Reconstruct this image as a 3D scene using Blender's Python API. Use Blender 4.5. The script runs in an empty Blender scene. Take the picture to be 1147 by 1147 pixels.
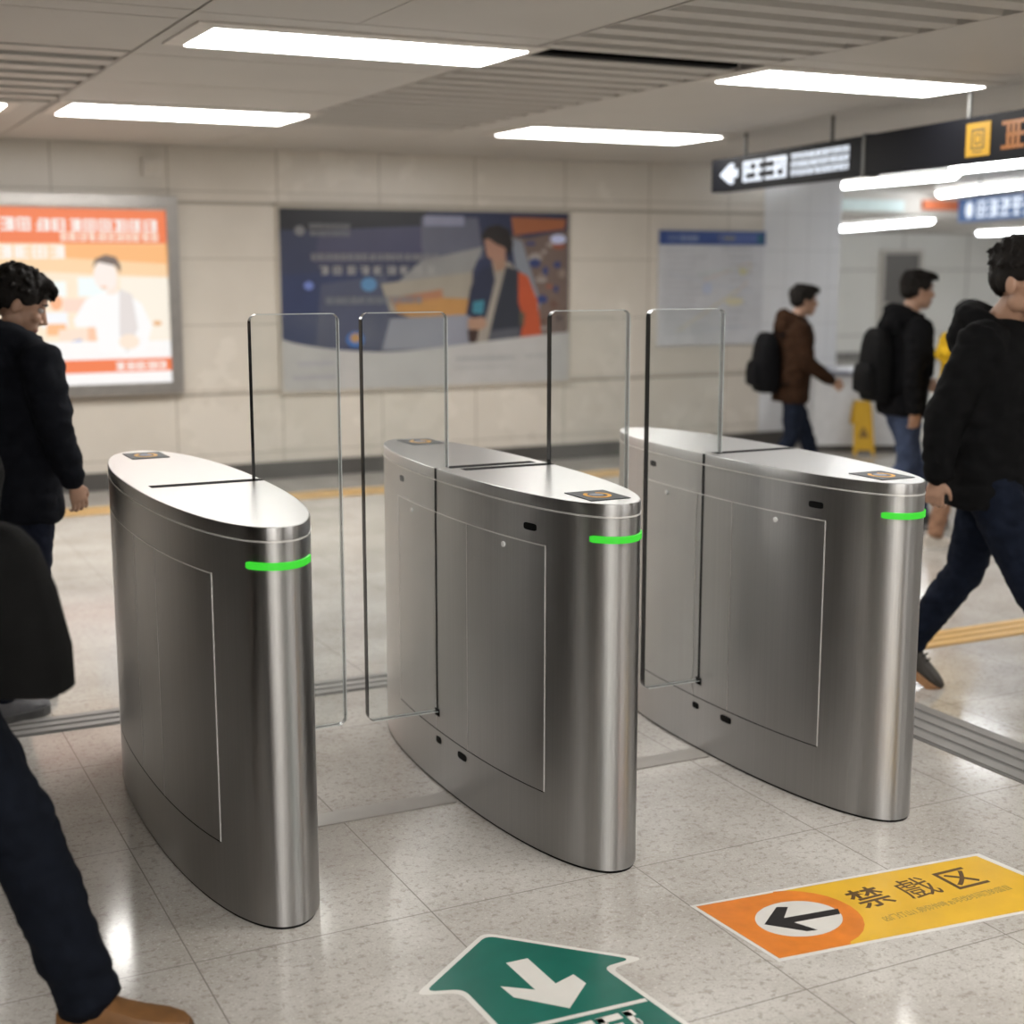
import bpy, bmesh, math, random
from mathutils import Vector, Matrix, noise
R = random.Random(7)
PI = math.pi
C = bpy.context.scene.collection

# ------------------------------------------------------------------ helpers
class MB:
    """collects shapes into ONE mesh"""
    def __init__(s): s.v = []; s.f = []; s.m = []; s.sm = []
    def add(s, vs, fs, mi=0, smooth=False):
        o = len(s.v); s.v += [tuple(v) for v in vs]
        for f in fs:
            s.f.append([i + o for i in f]); s.m.append(mi); s.sm.append(smooth)
        return s
    def box(s, x0, x1, y0, y1, z0, z1, mi=0):
        v = [(x, y, z) for z in (z0, z1) for y in (y0, y1) for x in (x0, x1)]
        return s.add(v, [(0,2,3,1),(4,5,7,6),(0,1,5,4),(1,3,7,5),(3,2,6,7),(2,0,4,6)], mi)
    def prism(s, pts, vec, mi=0, caps=True, smooth=False):
        n = len(pts); p = [Vector(q) for q in pts]; vec = Vector(vec)
        s.add(list(p) + [q + vec for q in p], [(i, (i+1) % n, n + (i+1) % n, n + i) for i in range(n)], mi, smooth)
        if caps:
            s.add(p, [tuple(range(n))[::-1]], mi); s.add([q + vec for q in p], [tuple(range(n))], mi)
        return s
    def loft(s, rings, mi=0, caps=True, smooth=True):
        n = len(rings[0]); vs = [p for r in rings for p in r]; fs = []
        for k in range(len(rings) - 1):
            for i in range(n):
                j = (i + 1) % n
                fs.append((k*n + i, k*n + j, (k+1)*n + j, (k+1)*n + i))
        if caps: fs += [tuple(range(n))[::-1], tuple(range((len(rings)-1)*n, len(rings)*n))]
        return s.add(vs, fs, mi, smooth)
    def tube(s, pts, rad, n=12, mi=0, right=None):
        """rad: a list of r or (r_right, r_other)"""
        P = [Vector(p) for p in pts]
        if not isinstance(rad, (list, tuple)): rad = [rad] * len(P)
        rings = []; prev = Vector(right) if right else None
        for k, p in enumerate(P):
            d = (P[min(k+1, len(P)-1)] - P[max(k-1, 0)]).normalized()
            if prev is None: prev = d.orthogonal()
            a = (prev - d * prev.dot(d)).normalized(); b = d.cross(a); prev = a
            rr = rad[k] if isinstance(rad[k], (list, tuple)) else (rad[k], rad[k])
            rings.append([p + a*rr[0]*math.cos(2*PI*i/n) + b*rr[1]*math.sin(2*PI*i/n) for i in range(n)])
        return s.loft(rings, mi)
    def ell(s, c, rx, ry, rz, mi=0, n=16, m=10, mat=None):
        c = Vector(c); vs = []; fs = []
        for j in range(m + 1):
            t = PI * j / m
            for i in range(n):
                q = Vector((rx*math.sin(t)*math.cos(2*PI*i/n), ry*math.sin(t)*math.sin(2*PI*i/n), rz*math.cos(t)))
                if mat: q = mat @ q
                vs.append(c + q)
        for j in range(m):
            for i in range(n):
                k = (i+1) % n
                fs.append((j*n+i, (j+1)*n+i, (j+1)*n+k, j*n+k))
        return s.add(vs, fs, mi, True)
    def limb(s, pts, rad, n=14, mi=0, right=None):
        """tube with round ends"""
        s.tube(pts, rad, n, mi, right)
        for p, r in ((pts[0], rad[0]), (pts[-1], rad[-1])):
            r = min(r) if isinstance(r, (list, tuple)) else r
            s.ell(p, r, r, r, mi, 12, 8)
        return s
    def xform(s, M, start=0):
        for i in range(start, len(s.v)): s.v[i] = tuple(M @ Vector(s.v[i]))
        return s
    def mesh(s, name, mats):
        me = bpy.data.meshes.new(name); me.from_pydata(s.v, [], s.f)
        for m in (mats if isinstance(mats, (list, tuple)) else [mats]): me.materials.append(m)
        me.polygons.foreach_set('material_index', s.m); me.polygons.foreach_set('use_smooth', s.sm)
        bm = bmesh.new(); bm.from_mesh(me)
        bmesh.ops.remove_doubles(bm, verts=bm.verts, dist=1e-6)
        bmesh.ops.recalc_face_normals(bm, faces=bm.faces)
        for e in bm.edges:
            if len(e.link_faces) != 2 or e.calc_face_angle(0) > .6: e.smooth = False
        bm.to_mesh(me); bm.free()
        me.update(); return me
    def build(s, name, mats, parent=None, loc=None, world=False):
        if world and parent is not None:
            o = parent.location; s.v = [(x-o.x, y-o.y, z-o.z) for x, y, z in s.v]
        ob = bpy.data.objects.new(name, s.mesh(name, mats)); C.objects.link(ob)
        if parent is not None: ob.parent = parent
        if loc: ob.location = loc
        return ob
    def organic(s, name, mats, parent, voxel=.012, smooth=6, wrinkle=0, freq=9, paint=None, seed=0):
        """fuse everything into one continuous skin"""
        me = s.mesh(name, mats); ob = bpy.data.objects.new(name, me); C.objects.link(ob)
        r = ob.modifiers.new('r', 'REMESH'); r.mode = 'VOXEL'; r.voxel_size = voxel; r.use_smooth_shade = True
        if smooth:
            q = ob.modifiers.new('s', 'SMOOTH'); q.iterations = smooth; q.factor = .5
        dg = bpy.context.evaluated_depsgraph_get(); dg.update()
        me2 = bpy.data.meshes.new_from_object(ob.evaluated_get(dg)); ob.modifiers.clear(); ob.data = me2; bpy.data.meshes.remove(me)
        me2.name = name
        me2.materials.clear()
        for m in (mats if isinstance(mats, (list, tuple)) else [mats]): me2.materials.append(m)
        if wrinkle:
            off = Vector((seed*3.1, seed*1.7, seed*.9)); nv = [v.normal.copy() for v in me2.vertices]
            for v, nn in zip(me2.vertices, nv):
                c = v.co
                q = Vector((c.x*freq, c.y*freq, c.z*freq*1.7)) + off
                d = noise.noise(q) + .5*noise.noise(q*2.1)
                d = (abs(d) - .3) * wrinkle
                v.co = c + nn * d
        if paint:
            for p in me2.polygons: p.material_index = paint(p.center)
        for p in me2.polygons: p.use_smooth = True
        me2.update(); ob.parent = parent
        return ob

def tag(o, label=None, cat=None, group=None, kind=None):
    if label: o['label'] = label
    if cat: o['category'] = cat
    if group: o['group'] = group
    if kind: o['kind'] = kind
    return o
def thing(name, label, cat, loc=(0,0,0), rz=0, group=None):
    o = bpy.data.objects.new(name, None); C.objects.link(o); o.empty_display_size = .1
    o.location = loc; o.rotation_euler = (0, 0, rz)
    return tag(o, label, cat, group)
def struct(name, mb, mats, label=None, cat='structure'):
    o = mb.build(name, mats); o['kind'] = 'structure'
    if label: o['label'] = label
    o['category'] = cat; return o

# ------------------------------------------------------------------ materials
def nodes(name):
    m = bpy.data.materials.new(name); m.use_nodes = True
    nt = m.node_tree; return m, nt, nt.nodes['Principled BSDF']
def N(nt, t, **k):
    n = nt.nodes.new(t)
    for a, b in k.items():
        if a in n.inputs: n.inputs[a].default_value = b
        else: setattr(n, a, b)
    return n
def L(nt, a, b): nt.links.new(a, b)
def rgba(c): return (c[0], c[1], c[2], 1)
def mat(name, col, rough=.5, metal=0, var=.06, scale=14, bump=0, spec=None, bscale=None, coat=0):
    m, nt, b = nodes(name)
    b.inputs['Roughness'].default_value = rough; b.inputs['Metallic'].default_value = metal
    if spec is not None: b.inputs['Specular IOR Level'].default_value = spec
    if coat: b.inputs['Coat Weight'].default_value = coat
    tc = N(nt, 'ShaderNodeTexCoord'); nz = N(nt, 'ShaderNodeTexNoise', Scale=scale, Detail=4.0)
    L(nt, tc.outputs['Object'], nz.inputs['Vector'])
    rp = N(nt, 'ShaderNodeValToRGB')
    e = rp.color_ramp.elements; e[0].position = .3; e[1].position = .7
    e[0].color = rgba([max(0, c*(1-var)) for c in col]); e[1].color = rgba([min(1, c*(1+var)) for c in col])
    L(nt, nz.outputs['Fac'], rp.inputs['Fac']); L(nt, rp.outputs['Color'], b.inputs['Base Color'])
    if bump:
        n2 = N(nt, 'ShaderNodeTexNoise', Scale=bscale or scale*4, Detail=5.0); L(nt, tc.outputs['Object'], n2.inputs['Vector'])
        bp = N(nt, 'ShaderNodeBump', Strength=bump, Distance=.01); L(nt, n2.outputs['Fac'], bp.inputs['Height']); L(nt, bp.outputs['Normal'], b.inputs['Normal'])
    return m
def emit(name, col, st):
    m, nt, b = nodes(name)
    b.inputs['Base Color'].default_value = rgba([c*.12 for c in col]); b.inputs['Roughness'].default_value = .4
    b.inputs['Emission Color'].default_value = rgba(col); b.inputs['Emission Strength'].default_value = st
    return m
def gridlines(nt, specs, src):
    """specs: (axis, offset, period, halfwidth) -> 0..1 line mask"""
    sep = N(nt, 'ShaderNodeSeparateXYZ'); L(nt, src, sep.inputs[0]); out = None
    for ax, off, per, hw in specs:
        a = N(nt, 'ShaderNodeMath', operation='SUBTRACT'); L(nt, sep.outputs[ax], a.inputs[0]); a.inputs[1].default_value = off - per/2
        b = N(nt, 'ShaderNodeMath', operation='PINGPONG'); L(nt, a.outputs[0], b.inputs[0]); b.inputs[1].default_value = per/2
        c = N(nt, 'ShaderNodeMath', operation='GREATER_THAN'); L(nt, b.outputs[0], c.inputs[0]); c.inputs[1].default_value = per/2 - hw
        if out is None: out = c.outputs[0]
        else:
            d = N(nt, 'ShaderNodeMath', operation='MAXIMUM'); L(nt, out, d.inputs[0]); L(nt, c.outputs[0], d.inputs[1]); out = d.outputs[0]
    return out
def tiles(name, c0, c1, cj, specs, rough, noise_scale=3, speck=None, bump=.15, coat=0):
    m, nt, b = nodes(name)
    tc = N(nt, 'ShaderNodeTexCoord'); nz = N(nt, 'ShaderNodeTexNoise', Scale=noise_scale, Detail=6.0, Roughness=.6)
    L(nt, tc.outputs['Object'], nz.inputs['Vector'])
    rp = N(nt, 'ShaderNodeValToRGB'); e = rp.color_ramp.elements
    e[0].position = .35; e[1].position = .65; e[0].color = rgba(c0); e[1].color = rgba(c1)
    L(nt, nz.outputs['Fac'], rp.inputs['Fac']); col = rp.outputs['Color']
    if speck:
        for sc, th, cc, fac in speck:
            n2 = N(nt, 'ShaderNodeTexNoise', Scale=sc, Detail=5.0, Roughness=.7); L(nt, tc.outputs['Object'], n2.inputs['Vector'])
            r2 = N(nt, 'ShaderNodeValToRGB'); q = r2.color_ramp.elements
            q[0].position = th; q[1].position = th + .09; q[0].color = (0,0,0,1); q[1].color = (fac,fac,fac,1)
            L(nt, n2.outputs['Fac'], r2.inputs['Fac'])
            mx = N(nt, 'ShaderNodeMix', data_type='RGBA'); L(nt, r2.outputs['Color'], mx.inputs[0]); L(nt, col, mx.inputs[6]); mx.inputs[7].default_value = rgba(cc); col = mx.outputs[2]
    ln = gridlines(nt, specs, tc.outputs['Object'])
    mx = N(nt, 'ShaderNodeMix', data_type='RGBA'); L(nt, ln, mx.inputs[0]); L(nt, col, mx.inputs[6]); mx.inputs[7].default_value = rgba(cj)
    L(nt, mx.outputs[2], b.inputs['Base Color'])
    rr = N(nt, 'ShaderNodeMath', operation='MULTIPLY_ADD'); L(nt, nz.outputs['Fac'], rr.inputs[0]); rr.inputs[1].default_value = rough*.6; rr.inputs[2].default_value = rough*.7
    L(nt, rr.outputs[0], b.inputs['Roughness'])
    inv = N(nt, 'ShaderNodeMath', operation='SUBTRACT'); inv.inputs[0].default_value = 1; L(nt, ln, inv.inputs[1])
    bp = N(nt, 'ShaderNodeBump', Strength=bump, Distance=.004); L(nt, inv.outputs[0], bp.inputs['Height']); L(nt, bp.outputs['Normal'], b.inputs['Normal'])
    if coat: b.inputs['Coat Weight'].default_value = coat; b.inputs['Coat Roughness'].default_value = .08
    return m
def steel(name, col, rough, streak=True, aniso=0):
    m, nt, b = nodes(name); b.inputs['Metallic'].default_value = 1
    if aniso:
        b.inputs['Anisotropic'].default_value = aniso; tg = N(nt, 'ShaderNodeTangent', direction_type='RADIAL', axis='Z'); L(nt, tg.outputs[0], b.inputs['Tangent']); b.inputs['Anisotropic Rotation'].default_value = .25
    tc = N(nt, 'ShaderNodeTexCoord'); mp = N(nt, 'ShaderNodeMapping'); mp.inputs['Scale'].default_value = (300, 300, 1.5) if streak else (6, 300, 6)
    L(nt, tc.outputs['Object'], mp.inputs['Vector'])
    vv = 1 if streak else .25
    nz = N(nt, 'ShaderNodeTexNoise', Scale=1.0, Detail=3.0); L(nt, mp.outputs[0], nz.inputs['Vector'])
    rp = N(nt, 'ShaderNodeValToRGB'); e = rp.color_ramp.elements; e[0].position = .3; e[1].position = .7
    e[0].color = rgba([c*(1-.06*vv) for c in col]); e[1].color = rgba([min(1, c*(1+.04*vv)) for c in col])
    L(nt, nz.outputs['Fac'], rp.inputs['Fac']); L(nt, rp.outputs['Color'], b.inputs['Base Color'])
    rr = N(nt, 'ShaderNodeMath', operation='MULTIPLY_ADD'); L(nt, nz.outputs['Fac'], rr.inputs[0]); rr.inputs[1].default_value = .03*vv; rr.inputs[2].default_value = rough - .015*vv
    L(nt, rr.outputs[0], b.inputs['Roughness'])
    bp = N(nt, 'ShaderNodeBump', Strength=.004*vv, Distance=.002); L(nt, nz.outputs['Fac'], bp.inputs['Height']); L(nt, bp.outputs['Normal'], b.inputs['Normal'])
    return m
def glass(name):
    m, nt, b = nodes(name); nt.nodes.remove(b); out = nt.nodes['Material Output']
    tr = N(nt, 'ShaderNodeBsdfTransparent'); tr.inputs[0].default_value = (.955, .965, .96, 1)
    gl = N(nt, 'ShaderNodeBsdfGlossy', Roughness=.03); fr = N(nt, 'ShaderNodeFresnel', IOR=1.38)
    a = N(nt, 'ShaderNodeMixShader'); L(nt, fr.outputs[0], a.inputs[0]); L(nt, tr.outputs[0], a.inputs[1]); L(nt, gl.outputs[0], a.inputs[2])
    df = N(nt, 'ShaderNodeBsdfDiffuse'); df.inputs[0].default_value = (.8, .82, .82, 1)
    tc = N(nt, 'ShaderNodeTexCoord'); nz = N(nt, 'ShaderNodeTexNoise', Scale=9.0, Detail=5.0); L(nt, tc.outputs['Object'], nz.inputs['Vector'])
    mr = N(nt, 'ShaderNodeMapRange'); mr.inputs[1].default_value = .45; mr.inputs[2].default_value = .75; mr.inputs[3].default_value = .015; mr.inputs[4].default_value = .055
    L(nt, nz.outputs['Fac'], mr.inputs[0])
    c = N(nt, 'ShaderNodeMixShader'); L(nt, mr.outputs[0], c.inputs[0]); L(nt, a.outputs[0], c.inputs[1]); L(nt, df.outputs[0], c.inputs[2])
    L(nt, c.outputs[0], out.inputs['Surface']); return m

FLOOR = tiles('floor_terrazzo', (.425,.397,.362), (.57,.545,.51), (.25,.23,.205),
              [('X', .745, .63, .0018), ('Y', 3.25, .77, .0018)], .125, 2.2,
              [(46, .53, (.24,.205,.17), .5), (95, .56, (.70,.67,.63), .6), (15, .60, (.33,.29,.245), .55), (150, .56, (.20,.17,.14), .5)], .1)
WALL = tiles('wall_cladding_beige', (.61,.565,.50), (.67,.625,.56), (.33,.29,.24),
             [('X', 3.406, .8505, .004), ('Z', .695, 1.465, .012), ('Z', 1.233, .507, .003)], .26, 1.2, None, .15)
WALL_W = tiles('wall_cladding_white', (.71,.72,.745), (.76,.77,.795), (.58,.59,.61),
               [('X', 8.055, .256, .004), ('Z', 1.826, .34, .004)], .2, 1.2, None, .15)
WALL_FAR = tiles('wall_far_panels', (.78,.77,.73), (.82,.81,.77), (.52,.50,.47), [('X', 20.2, 1.6, .02), ('Z', 1.62, 1.2, .015)], .3, 1)
WALL_DK = tiles('wall_dark_stone', (.045,.042,.038), (.075,.07,.063), (.02,.02,.02), [('Y', 0, 1.2, .006), ('Z', .4, .8, .006)], .3, 2)
WALL_FR = tiles('wall_light_stone', (.55,.52,.47), (.63,.60,.55), (.3,.28,.25), [('X', 0, 1.2, .006), ('Z', .4, .8, .006)], .3, 2)
CEIL = mat('ceiling_panel_paint', (.50,.475,.44), .55, 0, .03, 1.5)
CEIL_D = mat('ceiling_void', (.03,.028,.026), .9)
SLAT = mat('ceiling_slat_paint', (.47,.445,.41), .45, 0, .03, 2)
BASE = mat('baseboard_dark', (.085,.08,.075), .4, 0, .1, 3)
LAMP = emit('lamp_diffuser', (1, .975, .935), 18.5)
LAMPC = emit('lamp_tube_cool', (.95, .98, 1), 26)
FRAMEW = mat('fixture_white', (.62,.58,.53), .4)
STEEL = steel('brushed_steel', (.435,.43,.427), .34, True, .92)
STEELT = steel('brushed_steel_bright_top', (.53,.525,.52), .28, False)  # lighter copy of the side steel; lid brightness is put into the colour
BEAD = mat('polished_edge', (.80,.79,.77), .35, .55)
BLACK = mat('black_gap', (.004,.004,.004), .7, spec=.05)
RUBBER = mat('black_rubber', (.005,.005,.005), .6, spec=.1)
GREEN = emit('green_light', (.055, .78, .04), .72)
READER = mat('reader_plate', (.05,.054,.058), .5, spec=.2)
RYEL = mat('reader_yellow', (.72,.35,.03), .5, spec=.2)
RBLU = mat('reader_pale', (.22,.235,.28), .5, spec=.2)
CHROME = mat('chrome_lock', (.9,.9,.9), .35, .3)
GLASS = glass('clear_glass')
RIM = mat('glass_edge', (.62,.66,.66), .12, 0, .05, 5, 0, .8)
RIM.node_tree.nodes['Principled BSDF'].inputs['Alpha'].default_value = .85
RIMF = mat('glass_edge_face', (.20,.215,.215), .12)
RIMF.node_tree.nodes['Principled BSDF'].inputs['Alpha'].default_value = .75
RIMD = mat('glass_edge_dark', (.014,.016,.018), .15)
SIGNK = mat('sign_black', (.003,.0033,.005), .55, spec=.08)
SIGNG = mat('sign_post_grey', (.10,.10,.095), .5)
SWHITE = emit('sign_white_backlit', (.82,.89,1), .95)
SBLUE = emit('sign_blue_backlit', (.03,.12,.35), .5)
SYEL = emit('sign_yellow_backlit', (.80,.43,.015), .6)
SORG = emit('sign_orange_backlit', (.55,.18,.02), .5)
SDARK = mat('sign_mark_dark', (.07,.045,.01), .5)
SRED = mat('sign_orange_red', (.50,.13,.05), .5)
STEAL = mat('sign_pale_teal', (.55,.66,.66), .5)
TACG = mat('tactile_grey', (.23,.22,.21), .45, 0, .15, 6)
TACGD = mat('tactile_grey_groove', (.15,.145,.14), .5)
TACY = mat('tactile_yellow', (.62,.40,.16), .45, 0, .1, 6)
TACYD = mat('tactile_yellow_groove', (.45,.29,.12), .5)  # darker yellow for the base between the ribs
D_WHITE = mat('decal_white', (.66,.64,.60), .28, 0, .05, 10)
D_GREEN = mat('decal_green', (.008,.125,.093), .25, 0, .08, 8)
D_ORG = mat('decal_orange', (.70,.21,.03), .28, 0, .12, 14)
D_YEL = mat('decal_yellow', (.72,.43,.035), .28, 0, .06, 8)
D_BLK = mat('decal_black', (.022,.02,.02), .3)
D_BRN = mat('decal_brown_print', (.11,.06,.02), .35)
D_GREY = mat('decal_small_print', (.33,.23,.06), .35)

# ------------------------------------------------------------------ camera
cam = bpy.data.cameras.new('camera'); co = bpy.data.objects.new('camera', cam); C.objects.link(co)
F_PX, PITCH, YAW, CH = 1593.686, .170552, .460406, 1.677297
cam.sensor_width = 36; cam.lens = F_PX / 1147 * 36; cam.clip_start = .05; cam.clip_end = 200
co.location = (0, 0, CH); co.rotation_euler = (PI/2 - PITCH, 0, -YAW)
cam.dof.use_dof = True; cam.dof.focus_distance = 3.95; cam.dof.aperture_fstop = 1.9
bpy.context.scene.camera = co
IR = Vector((math.cos(YAW), -math.sin(YAW), 0)); IF = Vector((math.sin(YAW), math.cos(YAW), 0))  # image right / away, on the floor

# ------------------------------------------------------------------ room shell
H = 2.575; YB = 10.989; XC = 8.95
struct('floor', MB().box(-5, 31, -3.95, 21.35, -.12, 0), FLOOR, 'pale speckled stone tile floor of the station hall', 'floor')
b = MB().box(-4.6, 8.05, YB, YB+.3, 0, H); struct('wall_back', b, WALL, 'beige panelled wall behind the gates', 'wall')
b = MB().box(8.05, XC, YB, YB+.3, 0, H); struct('wall_back_end', b, WALL_W, 'white panelled end of the back wall beside the passage', 'wall')
struct('wall_return', MB().box(XC-.3, XC, YB+.3, 21, 0, H), WALL_FAR, 'white side wall of the far passage', 'wall')
struct('wall_far', MB().box(XC, 30.5, 21, 21.3, 0, H), WALL_FAR, 'pale panelled wall at the far end of the passage', 'wall')
struct('wall_blocker', MB().box(-2.1, -1.25, 1.35, 5.5, 0, H), WALL_DK, 'added unseen dark pillar left of the gates, out of the photo', 'blocker')  # added out of view to darken the reflections in the gate sides
struct('wall_left', MB().box(-4.9, -4.6, -3.6, YB+.3, 0, H), WALL_DK, 'dark stone wall left of the hall', 'wall')
struct('wall_front_bounce', MB().box(-4.9, .9, -3.9, -1.3, 0, H), mat('wall_bounce_white', (.84,.83,.81), .4, 0, .03, 2), 'white wall behind the camera, set close to brighten the gate tips', 'wall')  # unseen wall, whitened and moved close as a reflector for the gate tips
struct('wall_front_right', MB().box(.9, 30.5, -3.9, -3.6, 0, H), WALL_DK, 'dark stone wall behind the camera at the right', 'wall')
struct('wall_right', MB().box(30.2, 30.5, -3.6, 21, 0, H), WALL_FR, 'light stone wall at the far right', 'wall')
struct('baseboard_back', MB().box(-4.6, XC+.012, YB-.014, YB, 0, .135), BASE, 'dark baseboard along the beige wall', 'baseboard')
struct('baseboard_far', MB().box(XC, 30.2, 20.985, 21, 0, .12), TACG, 'dark baseboard of the far wall', 'baseboard')

# ceiling: panels with open joints, two slatted grilles
cb = MB(); G = .006
cols = [(-4.6,-1.3,[-3.6,0,3,6,9,YB],[]),
        (-1.3,1.34,[-3.6,0,3,5.22,5.42,6.3,8.42,YB],[(6.3,8.42)]),
        (1.34,2.81,[-3.6,0,3,5.25,6.38,7.35,9.03,YB],[]),
        (2.81,4.0,[-3.6,0,2.9,5.53,5.66,8.95,YB],[(2.9,5.53),(5.53,5.66),(5.66,8.95)]),
        (4.0,5.5,[-3.6,0,3,5.25,9.2,YB],[]),
        (5.5,8.2,[-3.6,0,3,6.4,9.2,YB],[]),
        (8.2,XC,[-3.6,0,3,6.4,9.2,YB],[]),
        (XC,12.2,[-3.6,0,3,6.4,9.2,11.4,13.5],[]),(12.2,16,[-3.6,0,5,9.2,13.5],[]),(16,22,[-3.6,0,5,9.2,13.5],[]),(22,30.2,[-3.6,0,5,9.2,13.5],[])]
for x0, x1, ys, skip in cols:
    for y0, y1 in zip(ys, ys[1:]):
        if (y0, y1) in skip: continue
        if x0 == 1.34 and y0 == 3:
            cb.box(x0+G, 1.955-G/2, y0+G, y1-G, H, H+.03); cb.box(1.955+G/2, x1-G, y0+G, y1-G, H, H+.03); continue
        cb.box(x0+G, x1-G, y0+G, y1-G, H, H+.03)
cb.box(-4.9, 30.5, -3.9, 13.6, H+.12, H+.2, 1)
struct('ceiling', cb, [CEIL, CEIL_D], 'pale grey panel ceiling with dark open joints', 'ceiling')
cb = MB().box(XC-.3, 30.5, 13.6, 21.3, 2.3, 2.34)
struct('ceiling_passage', cb, CEIL, 'lower pale ceiling of the far passage', 'ceiling')
struct('trim_1', MB().box(XC, 30.2, 13.5, 13.6, 2.3, H+.12), CEIL, 'beam where the ceiling drops over the far passage', 'trim')
def grille(name, x0, x1, y0, y1, lab, pitch=.21, w=.125):
    g = MB(); n = int((y1-y0)/pitch); p = (y1-y0)/n
    for k in range(n):
        y = y0 + p*k
        g.prism([(x0+.01, y+.03, H+.045), (x0+.01, y+.045, H), (x0+.01, y+.03+w, H), (x0+.01, y+.045+w, H+.045)], (x1-x0-.02, 0, 0))
    for x in (x0+.004, x1-.012): g.box(x, x+.008, y0, y1, H-.002, H+.05)
    g.box(x0, x1, y0+.004, y1-.004, H+.05, H+.06, 1)
    return struct(name, g, [SLAT, mat(name+'_back', (.16,.15,.14), .7)], lab, 'ceiling grille')
grille('trim_2', 2.81, 4.0, 2.9, 5.53, 'slatted ceiling grille nearest the camera')
struct('trim_5', MB().box(2.83, 3.9, 5.555, 5.635, H-.004, H+.03), BLACK, 'black slot between the two slatted ceiling grilles', 'ceiling slot')
grille('trim_3', 2.81, 4.0, 5.66, 8.95, 'slatted ceiling grille between the two far lamps')
grille('trim_4', -1.3, 1.34, 6.3, 8.42, 'slatted ceiling grille at the left edge of the photo', .27, .17)

# lamps
def lamp(x0, x1, y0, y1, label, group='rectangular ceiling lights'):
    cx, cy = (x0+x1)/2, (y0+y1)/2
    t = thing('ceiling_light', label, 'ceiling light', (cx, cy, H-.016), 0, group)
    a, c = (x1-x0)/2, (y1-y0)/2
    f = MB(); o = [(-a,-c),(a,-c),(a,c),(-a,c)]; i = [(-a+.07,-c+.06),(a-.07,-c+.06),(a-.07,c-.06),(-a+.07,c-.06)]
    v = [(x,y,.016) for x,y in o] + [(x,y,.009) for x,y in o] + [(x,y,0) for x,y in i] + [(x,y,.016) for x,y in i]
    fs = []
    for k in range(3):
        for j in range(4): fs.append((k*4+j, k*4+(j+1)%4, k*4+4+(j+1)%4, k*4+4+j))
    f.add(v, fs); f.build('frame', FRAMEW, t)
    d = MB(); e = [(-a+.07,-c+.06),(a-.07,-c+.06),(a-.07,c-.06),(-a+.07,c-.06)]
    ee = [(x*.985, y*.96) for x, y in e]
    d.add([(x,y,.004) for x,y in e] + [(x,y,-.003) for x,y in ee], [(0,1,5,4),(1,2,6,5),(2,3,7,6),(3,0,4,7),(7,6,5,4)])
    d.build('diffuser', LAMP, t); return t
lamp(1.40, 2.87, 5.42, 6.02, 'large bright ceiling light above the left gate, nearest of the left pair')
lamp(1.36, 2.86, 8.26, 8.98, 'bright ceiling light near the back wall above the lit orange poster')
lamp(4.26, 5.86, 8.34, 9.06, 'bright ceiling light near the back wall above the blue poster')
lamp(3.98, 5.44, 5.46, 6.02, 'bright ceiling light right of the grille, beside the hanging black sign')
lamp(-.3, 1.18, 8.44, 9.02, 'ceiling light cut by the left edge of the photo')
for x in (-2.2, .55, 3.2, 5.9):
    for y in (-3.0, -.95, 2.2):
        if x < .9 and y == -3.0 or x == -2.2 and y == 2.2: continue
        if x == 3.2 and y == 2.2: x = 2.0
        if x == .55 and y == 2.2: continue
        lamp(x, x+1.45, y, y+.55, 'added unseen ceiling light that widens the bright band on the gate tips', 'ceiling lights out of the photo')
lamp(-2.3, -.85, .35, .9, 'added unseen ceiling light that widens the bright band on the gate tips', 'ceiling lights out of the photo')  # three unseen lamps added here to brighten the bands on the gate tips
lamp(-.72, .42, .35, .9, 'added unseen ceiling light that widens the bright band on the gate tips', 'ceiling lights out of the photo')
lamp(-.72, .42, -.95, -.4, 'added unseen ceiling light that widens the bright band on the gate tips', 'ceiling lights out of the photo')
lamp(8.6, 10.1, 4.2, 4.8, 'ceiling light out of the photo at the right of the hall', 'ceiling lights out of the photo')
lamp(12.6, 14.1, 6.2, 6.8, 'ceiling light out of the photo deep in the right of the hall', 'ceiling lights out of the photo')
def strip(x0, y0, x1, y1, z, label, w=.062):
    A = Vector((x0, y0, 0)); Bv = Vector((x1, y1, 0)); d = Bv - A; ln = d.length
    t = thing('strip_light', label, 'ceiling light', ((x0+x1)/2, (y0+y1)/2, z-.079), math.atan2(d.y, d.x), 'strip lights in the far passage')
    MB().box(-ln/2, ln/2, -w*.9, w*.9, .05, .075).build('housing', FRAMEW, t)
    m = MB(); rings = []
    for x, s in ((-ln/2, .6), (-ln/2+.05, 1), (ln/2-.05, 1), (ln/2, .6)):
        rings.append([(x, w*s*math.cos(q), .05-.05*s*math.sin(q)) for q in [PI*k/8 for k in range(9)]])
    m.loft(rings); m.build('tube', LAMPC, t)
strip(10.0, 12.6, 9.85, 10.45, H, 'bright strip light just under the hanging black sign')
strip(12.3, 13.3, 11.5, 11.2, H, 'bright strip light above the blue hanging sign, cut by the photo edge')
strip(9.25, 9.85, 9.1, 8.7, H, 'dim strip light partly behind the yellow icon sign')
strip(14.5, 18.0, 13.0, 14.2, 2.3, 'lowest strip light over the far passage, beside the white column')
strip(18.5, 19.0, 17.4, 15.2, 2.3, 'strip light added to brighten the far passage, hidden by the man at the right')  # this and the next two strips are added to brighten the far wall
strip(12.5, 19.5, 10.5, 16, 2.3, 'strip light added to brighten the far passage, unseen behind the white wall')
strip(21.5, 19.0, 20.4, 15.2, 2.3, 'strip light added to brighten the far passage, out of view at the right')
strip(15.5, 12.5, 15.3, 10.0, H, 'strip light of the far passage out of the photo')
strip(19.5, 12.5, 19.3, 9.0, H, 'strip light of the far passage further out of the photo')

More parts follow.
